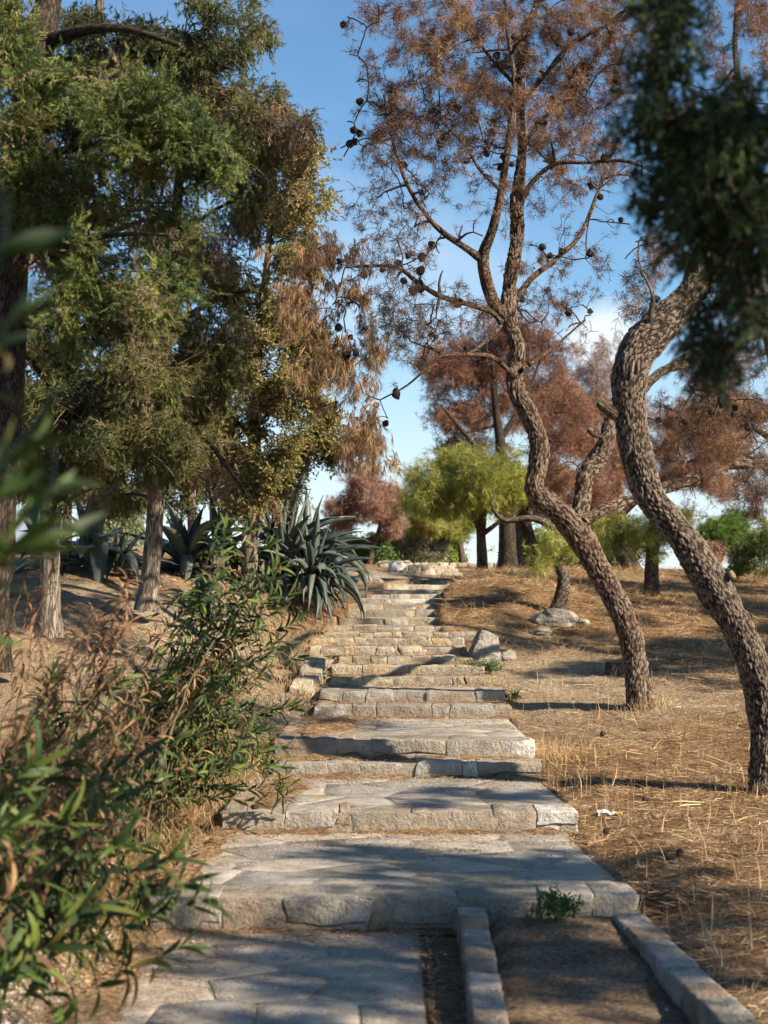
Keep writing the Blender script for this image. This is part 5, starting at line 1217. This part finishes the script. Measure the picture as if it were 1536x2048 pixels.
# ------------------------------------------------------------------ little green weeds
def weed(label, x, y, r_, h, n, seed, pal, size=.05):
    rs = np.random.default_rng(seed); z = float(height(x, y)[0]); acc = Acc(); e_ = empty('weed', (x, y, z), label, 'weed', 'green weeds between the stones')
    L = []
    for i in range(n):
        a_ = rs.uniform(0, 6.28); rr = r_ * rs.uniform(.2, 1); C0 = np.array([x, y, z]); T_ = C0 + [rr * math.cos(a_), rr * math.sin(a_), h * rs.uniform(.4, 1)]
        s = np.linspace(0, 1, 5)[:, None]; C = C0 * (1 - s) + T_ * s + np.array([0, 0, .04]) * s * (1 - s); L.append((C, np.full(5, .002)))
    twig_tubes(acc, L, 3, (.12, .16, .05)); acc.obj('stalk', TWIG, e_, None, (x, y, z)); a2 = Acc()
    foliate(a2, L, BUSHL, 5, size, pal, rs, jitter=.01, start=.15); a2.obj('foliage', LEAF, e_, 'stuff', (x, y, z), smooth=False)
WG = [(.04,.09,.02),(.07,.15,.035),(.11,.20,.05)]
weed('dark green leafy weed at the head of the earth ramp', .84, 7.78, .14, .13, 14, 1, WG, .045)
weed('weed on the lower tread below the mound side, right of the narrow steps', 1.02, 15.75, .22, .10, 20, 2, [(.10,.15,.06),(.16,.22,.09)], .06)
weed('spindly weed at the foot of the riser left of the pale landing', -.17, 13.75, .16, .16, 16, 3, [(.12,.15,.05),(.2,.22,.08)], .05)
weed('tiny weed at the right end of the shaded step', 1.16, 14.6, .09, .09, 8, 4, [(.13,.17,.06)], .04)
weed('weed in the dark corner of the side wall', -.72, 15.6, .14, .09, 9, 6, WG, .05)

# ------------------------------------------------------------------ rocks, stumps
def rock(name, label, px, py, d, rx, ry, rz, seed, mat=ROCK, cat='rock', amp=.35, group=None, sub=3, rot=0.0):
    b = W(px, py, d); b[2] = height(b[0], b[1])[0] + rz * .35
    o = link(name, rockmesh(name, rx, ry, rz, seed, amp, sub), mat); o.location = tuple(b); o.rotation_euler = (0, 0, rot)
    return tag(o, label, cat, group)
o = link('boulder', None, None) if False else None
def stump_rock():
    b = W(968, 1300, 16.2); b[2] = height(b[0], b[1])[0] - .03
    n, k = 9, 14; V = []; Q = []
    for i in range(n):
        s = i / (n - 1)
        for j in range(k):
            a_ = 2 * math.pi * j / k; r_ = .19 * (1 - .45 * s) * (1 + .16 * math.sin(3 * a_ + 1) + .1 * math.sin(5 * a_)); V.append((r_ * math.cos(a_) + .06 * s - .02, r_ * .8 * math.sin(a_), .34 * s * (1 - .12 * math.cos(a_)) ))
    for i in range(n - 1):
        for j in range(k): Q.append((i*k+j, i*k+(j+1) % k, (i+1)*k+(j+1) % k, (i+1)*k+j))
    V.append((.04, 0, .345)); T = [((n-1)*k+j, (n-1)*k+(j+1) % k, n*k) for j in range(k)]; V = np.array(V)
    V = V + np.stack([vnoise(V, 11, 3, 3 + q) for q in range(3)], -1) * .07
    o = link('boulder', mesh_np('boulder', V, [np.array(Q), np.array(T)], smooth=False), ROCK); o.location = tuple(b)
    tag(o, 'upright stump-shaped grey boulder at the right end of the bright steps', 'boulder')
stump_rock()
rock('rock', 'small rock leaning beside the upright boulder', 1010, 1293, 16.4, .10, .09, .08, 2)
rock('rock', 'long pitted grey rock half buried in the slope right of the boulder', 1112, 1262, 18.0, .26, .13, .13, 3, amp=.5)
rock('rock', 'lower knobbly rock touching the left end of the pitted rock', 1082, 1275, 17.6, .12, .09, .06, 4)
rock('rock', 'little pale rock by the pitted rock on its right', 1165, 1258, 18.2, .09, .07, .04, 5, mat=PALE)
rock('rock', 'rounded white stone lying below the back wall', 794, 1147, 36, .20, .16, .22, 6, mat=WHITE_STONE)
for k, (px, py, d, rx, rz, lb) in enumerate([(768,1188,23.0,.26,.13,'broken ledge rock at the left of the upper steps'),(806,1180,24,.30,.12,'tilted pale slab rock beside the ledge'),(735,1180,24.5,.22,.10,'rough rock at the edge of the sandy terrace'),(845,1176,25,.22,.08,'flat rock between the upper treads and the short flight')]):
    rock('rock', lb, px, py, d, rx, .2, rz, 20 + k, mat=[ROCK, PALE, ROCK, PALE][k], amp=.6, group='ledge rocks by the upper steps')
t = Tree('tree_stump', 'sawn tree stump with pale cut top left of the forked pine', 'stump', (1228, 1352, 15.6), None, GREYBARK, 91)
b = t.o.copy(); t.e.location = tuple(np.array([b[0], b[1], height(b[0], b[1])[0]])); t.o = np.array(t.e.location)
P = np.array([t.o + [0, 0, z] for z in np.linspace(-.05, .12, 6)]); V, Q, T3, uv = tube(P, np.full(6, .085), 24, .012, 6, 5, .2, False, .1)
link('trunk', mesh_np('trunk', V - t.o, [Q], None, uv), GREYBARK, t.e)
k = 24; Vt = [(.087 * math.cos(6.2832 * j / k), .087 * math.sin(6.2832 * j / k), .118) for j in range(k)] + [(.05 * math.cos(6.2832 * j / k), .05 * math.sin(6.2832 * j / k), .124) for j in range(k)] + [(0, 0, .12)]
link('cut_top', mesh_np('cut_top', np.array(Vt), [np.array([(j, (j+1) % k, k + (j+1) % k, k + j) for j in range(k)]), np.array([(k + j, k + (j+1) % k, 2*k) for j in range(k)])]), CUTWOOD, t.e)

# paper and wrapper
WHITEP = mat_plain('white_paper', (.75, .75, .74), rough=.6, var=.15); YEL = mat_plain('yellow_plastic', (.62, .55, .04), rough=.4, var=.2)
def crumple(name, label, cat, px, py, d, sx_, sy_, sz_, seed, mat):
    b = W(px, py, d); b[2] = height(b[0], b[1])[0] + sz_ * .7; rs = np.random.default_rng(seed)
    n = 9; V = np.array([((i / (n-1) - .5) * 2, (j / (n-1) - .5) * 2, 0) for j in range(n) for i in range(n)], float)
    V[:, 2] = vnoise(V, 1.4, 3, seed) * 2.6 + .3 * np.cos(V[:, 1] * 2.2); V[:, :2] += rs.normal(0, .05, (n*n, 2)); V *= [sx_, sy_, sz_]
    Q = np.array([(j*n+i, j*n+i+1, (j+1)*n+i+1, (j+1)*n+i) for j in range(n-1) for i in range(n-1)])
    o = link(name, mesh_np(name, V, [Q], smooth=False), mat); m = o.modifiers.new('thick', 'SOLIDIFY'); m.thickness = .0015; o.location = tuple(b); tag(o, label, cat)
crumple('paper_scrap', 'crumpled white paper scrap lying on the straw', 'litter', 1212, 1613, 10.55, .055, .03, .025, 4, WHITEP)
crumple('plastic_wrapper', 'small yellow plastic wrapper beside the white paper', 'litter', 1238, 1619, 10.5, .022, .018, .014, 6, YEL)

# ------------------------------------------------------------------ side walls, short flight and back wall
sw = empty('side_wall', W(640, 1385, 15.6), 'low rough stone side wall at the left of the bright steps', 'wall')
rs = np.random.default_rng(5)
for k in range(16):
    y = 14.75 + (k % 6) * .28; row = k // 6; x = np.interp(y, SD, SXL) - .10 - .03 * row; z = .50 + row * .11 + (y - 14.75) * .22
    w_ = rs.uniform(.10, .14); c8 = [(x - .14, y, z - .08), (x + .09, y, z - .08), (x + .09, y + .27, z - .06), (x - .14, y + .27, z - .06), (x - .12, y + .01, z + .06), (x + .08, y, z + .07), (x + .08, y + .26, z + .1), (x - .12, y + .26, z + .1)]
    me_, cen = stone_mesh(np.array(c8) + rs.normal(0, .012, (8, 3)), 'stone', True, seed=300 + k, amp=.014); o = link('stone', me_, STONE, sw); put(o, sw, cen)

fl = empty('short_stone_flight', W(900, 1161, 36), 'short flight of bleached stone steps rising through the back wall', 'staircase')
FZ = [1.79 + .085 * k for k in range(5)]
for k in range(4):
    d = 35.6 + k * .42; xl = (852 + k * 0 - 768) / FP * d; xr = (932 - k * 8 - 768) / FP * d
    s_ = empty('step', (.5, 0, 0), parent=fl); riser(s_, d, FZ[k] - .04, FZ[k] + .085, xl, xr, 5, .5, PALE, False, 0, seed=500 + k, sunk=.0)
ck = [(798,1160,35.6),(850,1160,35.6)]
bw = empty('cheek_wall', W(825, 1160, 36), 'dark rubble cheek wall flanking the short flight on its left', 'wall')
for k in range(12):
    row = k // 4; c = k % 4; x0 = (800 + c * 13 + row * 2 - 768) / FP * 36; z0 = 1.80 + row * .11
    if row == 2 and c == 0: continue
    c8 = [(x0, 35.5, z0), (x0 + .145, 35.5, z0), (x0 + .145, 37, z0), (x0, 37, z0), (x0, 35.5, z0 + .11), (x0 + .145, 35.5, z0 + .12), (x0 + .145, 37, z0 + .12), (x0, 37, z0 + .11)]
    me_, cen = stone_mesh(np.array(c8) + rs.normal(0, .008, (8, 3)), 'stone', False, seed=600 + k, amp=.02); o = link('stone', me_, STONE, bw); put(o, bw, cen)
wl = empty('back_wall', W(900, 1150, 40), 'long low rubble wall of pale stones across the hilltop', 'wall')
wl['kind'] = 'thing'
wa = Acc()
for row in range(4):
    x = (755 - 768) / FP * 40 + rs.uniform(0, .1)
    while x < (1062 - 768) / FP * 40:
        w_ = rs.uniform(.16, .36); z0 = 1.86 + row * .125; y = 40 - (x > 2.85) * .8
        top = EYE + (HZ - (1124 if x < .6 else (1128 if x < 2.9 else 1124))) / FP * 40
        if z0 < top and not (.05 + .8 < x < 1.9 and row < 0):
            z1 = min(z0 + .118, top + .02)
            c8 = [(x, y, z0), (x + w_ - .01, y, z0), (x + w_ - .01, y + .35, z0), (x, y + .35, z0), (x, y, z1), (x + w_ - .01, y, z1), (x + w_ - .01, y + .35, z1), (x, y + .35, z1)]
            me_, cen = stone_mesh(np.array(c8) + rs.normal(0, .012, (8, 3)), 'stone', False, seed=int(700 + row * 50 + x * 10), amp=.02); o = link('stone', me_, PALE, wl); put(o, wl, cen)
        x += w_
core(wl, 40.04, 40.4, (755 - 768) / FP * 40, 3.65, (755 - 768) / FP * 40, 3.65, 1.5, 2.22, name='wall_core')

# ------------------------------------------------------------------ straw, dry grass, needles, gravel
def strands(acc, x, y, L, w, up, cols, rs, bend=.25, zoff=.004, kink=False):
    n = len(x); z = height(x, y); az = rs.uniform(0, 2*np.pi, n); el = up
    d_ = np.stack([np.cos(az) * np.cos(el), np.sin(az) * np.cos(el), np.sin(el)], -1); P0 = np.stack([x, y, z + zoff], -1)
    s_ = np.cross(d_, rs.normal(size=(n, 3))); s_ /= np.linalg.norm(s_, axis=1, keepdims=True); b_ = np.cross(d_, s_)
    w = w[:, None]; L = L[:, None]; off = rs.normal(0, 1, (n, 3)) * bend * L * [1, 1, .35]
    if not kink: off[:, 2] = np.abs(off[:, 2]) * .4
    P1 = P0 + d_ * L * .5 + off * .5; P2 = P0 + d_ * L
    P2[:, 2] = np.maximum(P2[:, 2], P0[:, 2] - .0) 
    V = np.stack([P0 - s_ * w, P0 + s_ * w, P0 + b_ * w * 1.2, P1 - s_ * w * .85, P1 + s_ * w * .85, P1 + b_ * w, P2], 1)
    k = (np.arange(n) * 7)[:, None, None]
    Q = np.array([[0, 1, 4, 3], [1, 2, 5, 4], [2, 0, 3, 5]])[None] + k; T = np.array([[3, 4, 6], [4, 5, 6], [5, 3, 6]])[None] + k
    acc.add(V.reshape(-1, 3), T.reshape(-1, 3), Q.reshape(-1, 4), np.repeat(cols, 7, 0))
STC = [(.20,.12,.06),(.40,.26,.13),(.58,.41,.22),(.74,.58,.36)]
NDC = [(.22,.115,.05),(.38,.215,.10),(.52,.33,.17)]
rs = np.random.default_rng(99)
def region(n, x0, x1, y0, y1, pw=1.6):
    """more samples close to the viewer"""
    y = y0 + (y1 - y0) * rs.uniform(0, 1, n) ** pw; x = rs.uniform(x0, x1, n); return x, y
def offsteps(x, y, m=.02):
    sl = np.interp(y, SD, SXL); sr = np.interp(y, SD, SXR)
    return ~((x > sl - m) & (x < sr + m) & (y > 7.9) & (y < 26)) & ~((x > -1.3) & (x < 1.33) & (y < 8))
a1 = Acc()
x, y = region(85000, .9, 7.5, 4.6, 24, 1.7); m = offsteps(x, y) & (x < y * .27); x, y = x[m], y[m]
dens = vnoise(np.stack([x, y, x*0], -1), 1.1, 3, 4) + .5 - .55 * blob2(x, y, 1.8, 15.3, 1.0, 1.6); m = rs.random(len(x)) < np.clip(dens * 1.7, .08, 1); x, y = x[m], y[m]; n = len(x)
big = rs.random(n) < .045
strands(a1, x, y, np.where(big, rs.uniform(.12, .34, n), rs.uniform(.03, .12, n)), np.where(big, rs.uniform(.002, .004, n), rs.uniform(.0009, .002, n)), rs.normal(.08, .12, n).clip(0, .6), pick(STC, n, rs), rs)
a1.obj('fallen_straw', STRAW, None, 'stuff', smooth=False); o = bpy.context.scene.objects['fallen_straw']; tag(o, 'golden dry straw and stalks strewn over the slope right of the steps', 'straw')
a2 = Acc()
x, y = region(60000, -6, 9, 4.6, 27, 1.3); m = offsteps(x, y, -.10) & (np.abs(x) < y * .3); x, y = x[m], y[m]; n = len(x)
sel = rs.random(n) < np.clip(1 - 1.0 * blob2(x, y, -1.2, 15.6, .9, 2.4) - .6 * blob2(x, y, 1.8, 15.3, .9, 1.4), .1, 1); x, y = x[sel], y[sel]; n = len(x)
strands(a2, x, y, rs.uniform(.05, .13, n), rs.uniform(.0009, .0016, n), rs.normal(.05, .1, n).clip(0, .4), pick(NDC, n, rs), rs)
o = a2.obj('fallen_pine_needles', STRAW, None, 'stuff', smooth=False); tag(o, 'brown pine needle litter covering the ground on both sides', 'pine needles')
def slivers(acc, x, y, z, L, w, el, cols):
    n = len(x); az = rs.uniform(0, 6.2832, n); d_ = np.stack([np.cos(az) * np.cos(el), np.sin(az) * np.cos(el), np.sin(el)], -1)
    P0 = np.stack([x, y, z], -1); s_ = np.cross(d_, rs.normal(size=(n, 3)) * [.5, .5, 1]); s_ /= np.linalg.norm(s_, axis=1, keepdims=True); w = w[:, None]
    V = np.stack([P0 - s_ * w, P0 + s_ * w, P0 + d_ * L[:, None]], 1)
    acc.add(V.reshape(-1, 3), np.array([0, 1, 2])[None] + (np.arange(n) * 3)[:, None], None, np.repeat(cols, 3, 0))
a7 = Acc()
x, y = region(330000, .9, 8, 4.6, 25, 1.5); m = offsteps(x, y) & (x < y * .27); x, y = x[m], y[m]
q = np.stack([x, y, x*0], -1); dn = (vnoise(q, 2.3, 4, 14) * 2.6 + .62 - .5 * blob2(x, y, 1.8, 15.3, 1.0, 1.5)).clip(.06, 1); m = rs.random(len(x)) < dn; x, y = x[m], y[m]; n = len(x)
slivers(a7, x, y, height(x, y) + rs.uniform(0, .014, n), rs.uniform(.02, .09, n), rs.uniform(.0009, .0021, n) * (.8 + y * .02), rs.normal(.12, .16, n).clip(-.02, .7), pick([(.16,.09,.045),(.34,.21,.11),(.52,.36,.20),(.70,.54,.34)], n, rs, np.stack([x, y, x*0], -1), 3.0))
x, y = region(90000, -7, -.5, 4.6, 20, 1.2); m = offsteps(x, y) & (np.abs(x) < y * .27); x, y = x[m], y[m]
sel = rs.random(len(x)) < np.clip(1 - .9 * blob2(x, y, -1.2, 15.6, .9, 2.4), .1, 1); x, y = x[sel], y[sel]; n = len(x)
slivers(a7, x, y, height(x, y) + rs.uniform(0, .01, n), rs.uniform(.02, .10, n), rs.uniform(.0009, .0019, n), rs.normal(.12, .16, n).clip(-.02, .7), pick([(.15,.08,.04),(.30,.18,.09),(.48,.32,.17)], n, rs))
# needles and leaf crumbs lying on the paved landings
for (n, x0, x1, y0, y1, zz) in [(700, -.9, 1.15, 8.05, 10.0, SZ[0]), (500, -.7, 1.12, 10.15, 11.8, SZ[1]), (350, -.3, 1.05, 12.3, 14.1, SZ[3]), (1500, -1.2, .17, 5, 7.95, 0.0), (3500, -1.7, -.75, 4.8, 7.9, .004), (900, -1.3, .3, 7.55, 7.97, 0.006), (500, .2, .36, 5, 7.95, -.01)]:
    x = rs.uniform(x0, x1, n); y = y1 - np.abs(rs.normal(0, .45, n)) * (y1 - y0); m = y > y0; x, y = x[m], y[m]; n = len(x)
    slivers(a7, x, y, np.full(n, zz + .005), rs.uniform(.02, .08, n), rs.uniform(.0008, .0017, n), rs.normal(.03, .05, n).clip(0, .3), pick([(.13,.075,.04),(.28,.17,.09),(.45,.30,.17)], n, rs))
o = a7.obj('straw_litter', STRAW, None, 'stuff', smooth=False); tag(o, 'fine broken straw and needle litter matted over the slopes and landings', 'litter')
# standing dry stalks
a3 = Acc()
x, y = region(1500, 1.0, 5, 5, 19, 1.4); m = offsteps(x, y, .04) & (x < y * .27); x, y = x[m], y[m]; n = len(x)
strands(a3, x, y, rs.uniform(.05, .26, n) * (.6 + .4 * (y < 12)), rs.uniform(.0018, .0036, n), rs.normal(1.35, .22, n), pick(STC[1:], n, rs), rs, bend=.10)
cx, cy_ = [], []
for (px, py, d, k, sp) in [(1285,1418,13.9,160,.16),(1120,1500,12.4,180,.16),(1130,1560,11.6,90,.12),(1560,1600,10.8,120,.2),(640,1425,14.0,90,.12),(580,1560,10.4,80,.2),(1085,1480,12.2,160,.14),(1310,1205,21.6,140,.3),(700,1440,13.7,60,.2),(1200,1700,9.3,60,.2)]:
    p = W(px, py, d); cx.append(p[0] + rs.normal(0, sp, k)); cy_.append(p[1] + rs.normal(0, sp, k))
cx = np.concatenate(cx); cy_ = np.concatenate(cy_); m = offsteps(cx, cy_, .02); cx, cy_ = cx[m], cy_[m]; n = len(cx)
strands(a3, cx, cy_, rs.uniform(.05, .18, n), rs.uniform(.001, .0022, n), rs.normal(1.1, .35, n), pick([(.45,.27,.11),(.62,.42,.18),(.70,.52,.27)], n, rs), rs, bend=.2)
o = a3.obj('standing_dry_grass', STRAW, None, 'stuff', smooth=False); tag(o, 'upright dry grass stalks standing in the straw beside the steps', 'dry grass')
# dry thicket along the left of the steps
a4 = Acc(); k = 2700; y = rs.uniform(6.8, 12.6, k); sl = np.interp(y, np.concatenate([[6.0], SD]), np.concatenate([[-1.25], SXL])); x = sl - .0 - np.abs(rs.normal(0, .5, k)) 
strands(a4, x, y, rs.uniform(.06, .40, k) * rs.uniform(.4, 1, k), rs.uniform(.0012, .0028, k), rs.normal(.95, .45, k), pick([(.20,.12,.05),(.38,.24,.10),(.52,.36,.17),(.30,.26,.09)], k, rs), rs, bend=.22)
k = 1800; y = rs.uniform(14.2, 19.5, k); sl = np.interp(y, SD, SXL); x = sl - .05 - np.abs(rs.normal(0, .35, k))
strands(a4, x, y, rs.uniform(.06, .25, k), rs.uniform(.0015, .003, k), rs.normal(1.0, .4, k), pick(STC[:3], k, rs), rs, bend=.25)
o = a4.obj('dry_grass_thicket', STRAW, None, 'stuff', smooth=False); tag(o, 'tangled dry grass along the left edge of the steps', 'dry grass')
# mound grass
a5 = Acc(); x, y = region(9000, .4, 6, 16.5, 27, 1.0); m = offsteps(x, y, -.15); x, y = x[m], y[m]; n = len(x)
strands(a5, x, y, rs.uniform(.06, .22, n), rs.uniform(.0016, .003, n), rs.normal(.35, .3, n).clip(0, 1.5), pick([(.25,.15,.07),(.42,.28,.13),(.55,.40,.2)], n, rs), rs)
o = a5.obj('matted_dry_grass', STRAW, None, 'stuff', smooth=False); tag(o, 'matted dry grass on the rounded mound right of the upper steps', 'dry grass')
# gravel
g = Acc()
def pebbles(x, y, s, cols, z=None):
    V0, F0 = np.array([(1,0,0),(-1,0,0),(0,1,0),(0,-1,0),(0,0,.7),(0,0,-.5)], float), np.array([(0,2,4),(2,1,4),(1,3,4),(3,0,4),(2,0,5),(1,2,5),(3,1,5),(0,3,5)])
    n = len(x); z = height(x, y) if z is None else z; V = V0[None] * s[:, None, None] * rs.uniform(.6, 1.4, (n, 6, 1)); a_ = rs.uniform(0, 6, n); c_, s_ = np.cos(a_), np.sin(a_)
    V = np.stack([V[..., 0] * c_[:, None] - V[..., 1] * s_[:, None], V[..., 0] * s_[:, None] + V[..., 1] * c_[:, None], V[..., 2]], -1) + np.stack([x, y, z + s * .25], -1)[:, None]
    g.add(V.reshape(-1, 3), (F0[None] + (np.arange(n) * 6)[:, None, None]).reshape(-1, 3), None, np.repeat(cols, 6, 0))
PB = [(.30,.24,.17),(.48,.40,.30),(.62,.55,.45)]
for (n, x0, x1, y0, y1, s0, s1) in [(4200,-1.7,-.72,5.0,7.9,.004,.022),(500,-1.1,.16,5.2,7.9,.002,.008),(2600,-2.6,-.6,13.5,18.5,.005,.022),(3000,1.05,3.2,13.5,17.2,.003,.013),(1500,1.0,6,5,13.5,.003,.012),(1500,-5,-2,12,18,.004,.016),(900,.3,1.4,5,7.9,.002,.007)]:
    x = rs.uniform(x0, x1, n); y = rs.uniform(y0, y1, n); m = offsteps(x, y, 0) | (y < 7.9); x, y = x[m], y[m]; n = len(x)
    pebbles(x, y, rs.uniform(s0, s1, n) ** 1.0 * rs.uniform(.4, 1, n), pick(PB, n, rs))
# grit and needles gathered on the treads, thick against each riser
tx, ty, tz = [], [], []
for i in range(0, 12):
    y0 = STEPS[i][0]; y1 = STEPS[i+1][0]; wdt = SXR[i] - SXL[i]; n = int(500 * wdt * min(y1 - y0, 1.2)) + 120
    q = y1 - np.abs(rs.normal(0, .10 + .35 * (y1 - y0 > 1), n)); x = rs.uniform(SXL[i] + .05, SXR[i] - .05, n); m = (q > y0 + .04) & (q < y1 - .01)
    tx.append(x[m]); ty.append(q[m]); tz.append(np.full(m.sum(), SZ[i]))
n0 = 900; tx.append(rs.uniform(-1.2, .3, n0)); ty.append(8 - np.abs(rs.normal(0, .5, n0)) - .01); tz.append(np.full(n0, .004))
tx, ty, tz = map(np.concatenate, (tx, ty, tz)); pebbles(tx, ty, rs.uniform(.002, .008, len(tx)), pick([(.25,.18,.12),(.42,.33,.24),(.58,.50,.40)], len(tx), rs), tz)
o = g.obj('gravel', STRAW, None, 'stuff', smooth=False); tag(o, 'pale gravel and grit scattered over the earth and along the treads', 'gravel')
# soil and needle drifts at the foot of each riser
dr = Acc(); a6 = Acc()
for i in range(0, 13):
    y1 = STEPS[i][0]; zb = float(ZB[i]); xl, xr = SXL[i] - .05, SXR[i] + .06; 
    if i == 0: xl, xr = -1.3, .34
    nxs = int((xr - xl) / .03); xs = np.linspace(xl, xr, nxs); hgt = (.016 + .09 * vnoise(np.stack([xs * 3, xs * 0 + i * 7, xs * 0], -1), 2.2, 4, 8)).clip(-.004) * (1.25 if i in (1, 2, 3, 5) else .6); dep = .03 + hgt * 2.8
    if i > 4: dep *= .35; hgt = hgt * .45
    rows = []
    for f, hh in ((1.0, -.006), (.7, .28), (.35, .72), (.0, 1.0)):
        rows.append(np.stack([xs, y1 + .02 - (dep + .02) * f, zb + np.where(hh < 0, -.006, hgt * hh) + .003], -1))
    V = np.concatenate(rows); V = V + np.stack([vnoise(V, 22, 2, 40 + q) for q in range(3)], -1) * .014
    k = np.arange(nxs - 1); Q = np.concatenate([np.stack([r_*nxs + k, r_*nxs + k + 1, (r_+1)*nxs + k + 1, (r_+1)*nxs + k], -1) for r_ in range(3)])
    c = np.clip(.5 + vnoise(V, 8, 3, 3)[:, None] * 1.6, 0, 1) * np.array([.20, .13, .075]) + np.array([.10, .062, .035]); dr.add(V, None, Q, np.array([.0, .45, 0]))
    n = int(260 * (xr - xl)); x = rs.uniform(xl, xr, n); q = np.abs(rs.normal(0, .09, n)); yy = y1 - q - .01; L = rs.uniform(.03, .10, n)
    a_ = rs.uniform(0, 6.28, n); d_ = np.stack([np.cos(a_), np.sin(a_) * .5, rs.normal(.06, .12, n)], -1); P0 = np.stack([x, yy, zb + np.maximum(.03 - q * .2, .005)], -1)
    s_ = np.cross(d_, rs.normal(size=(n, 3))); s_ /= np.linalg.norm(s_, axis=1, keepdims=True); w_ = rs.uniform(.0010, .0018, n)[:, None]
    V = np.stack([P0 - s_ * w_, P0 + s_ * w_, P0 + d_ * L[:, None]], 1); a6.add(V.reshape(-1, 3), (np.array([0, 1, 2])[None] + (np.arange(n) * 3)[:, None]), None, np.repeat(pick(NDC + [(.46,.30,.16)], n, rs), 3, 0))
drift_px = []
for (x0, y0, x1, y1, zb, wd, hh, s) in [(-1.32, 4.6, -1.12, 7.95, 0.0, .20, .03, 1), (-1.10, 8.05, -1.0, 10.0, float(SZ[0]), .16, .035, 2), (1.29, 8.1, 1.15, 10.0, float(SZ[0]) - .02, .09, .025, 3), (-.80, 10.15, -.66, 11.8, float(SZ[1]), .22, .04, 4), (1.22, 10.2, 1.16, 11.8, float(SZ[1]) - .02, .08, .03, 5), (-.62, 12.3, -.36, 14.1, float(SZ[3]), .34, .035, 6), (.20, 4.6, .20, 7.9, -.01, .06, .02, 7)]:
    drift_px.append((x0, y0, x1, y1, zb, wd, hh))
    n = int(max(abs(y1 - y0), abs(x1 - x0)) / .03); t_ = np.linspace(0, 1, n); cx_ = x0 + (x1 - x0) * t_; cy2 = y0 + (y1 - y0) * t_
    wq = wd * (.55 + 2.4 * vnoise(np.stack([cy2 * 1.3, cy2 * 0 + s * 9, cy2 * 0], -1), 1.5, 4, s)).clip(.1, 2) * (np.sin(np.pi * np.clip(t_, .001, .999)) ** .5 if s != 7 else 1); rows = []; hq = hh * np.clip(np.sin(np.pi * np.clip(t_, .001, .999)) * 2, 0, 1)
    for u in (-1, -.6, -.2, .2, .6, 1):
        rows.append(np.stack([cx_ + wq * u, cy2, zb - .012 + (hq + .010) * (1 - u * u) ** .7], -1))
    V = np.concatenate(rows); V[:, 2] += vnoise(V, 14, 3, 60 + s) * .012; V[:n, 2] = zb - .04; V[-n:, 2] = zb - .01
    k = np.arange(n - 1); Q = np.concatenate([np.stack([r_*n + k, (r_+1)*n + k, (r_+1)*n + k + 1, r_*n + k + 1], -1) for r_ in range(5)])
    dr.add(V, None, Q, np.array([.25 if s in (1, 6) else 0, .35, 0]))
o = dr.obj('soil_drifts', GROUND, None, 'stuff'); tag(o, 'brown soil and needle drifts gathered at the foot of the risers', 'soil')
for (x0, y0, x1, y1, zb, wd, hh) in drift_px:
    n = int(700 * abs(y1 - y0) * (wd / .2)); t_ = rs.uniform(.03, .97, n); x = x0 + (x1 - x0) * t_ + rs.normal(0, wd * .45, n); y = y0 + (y1 - y0) * t_
    z = zb + .004 + hh * .8 * (1 - ((x - (x0 + (x1 - x0) * t_)) / wd).clip(-1, 1) ** 2)
    slivers(a6, x, y, z, rs.uniform(.02, .10, n), rs.uniform(.0009, .002, n), rs.normal(.12, .2, n).clip(0, .8), pick(NDC + [(.5,.35,.2)], n, rs))
o = a6.obj('needle_litter', STRAW, None, 'stuff', smooth=False); tag(o, 'loose pine needles caught along the foot of each riser', 'pine needles')
# fallen cones on the ground
for k, (px, py, d) in enumerate([(1212,1652,10.0),(1150,1578,11.3),(1205,1462,13.0),(1290,1594,10.8),(1360,1690,9.0),(1330,1760,8.2),(1150,1640,10.4)]):
    b = W(px, py, d); b[2] = height(b[0], b[1])[0] + .02; o = bpy.data.objects.new('pine_cone', CONE); COL.objects.link(o); o.location = tuple(b); o.scale = (.045,) * 3; o.rotation_euler = (1.3, k, k * 2)
    tag(o, ['fallen cone a little below the white paper scrap','fallen cone in the shadow line left of the thick pine','fallen cone on the open straw below the forked pine','fallen cone lying above and right of the paper scrap','fallen cone well below the thick pine trunk','fallen cone among the long pale stalks, lowest of all','fallen cone close to the right end of the second riser'][k], 'pine cone', 'fallen cones in the straw')
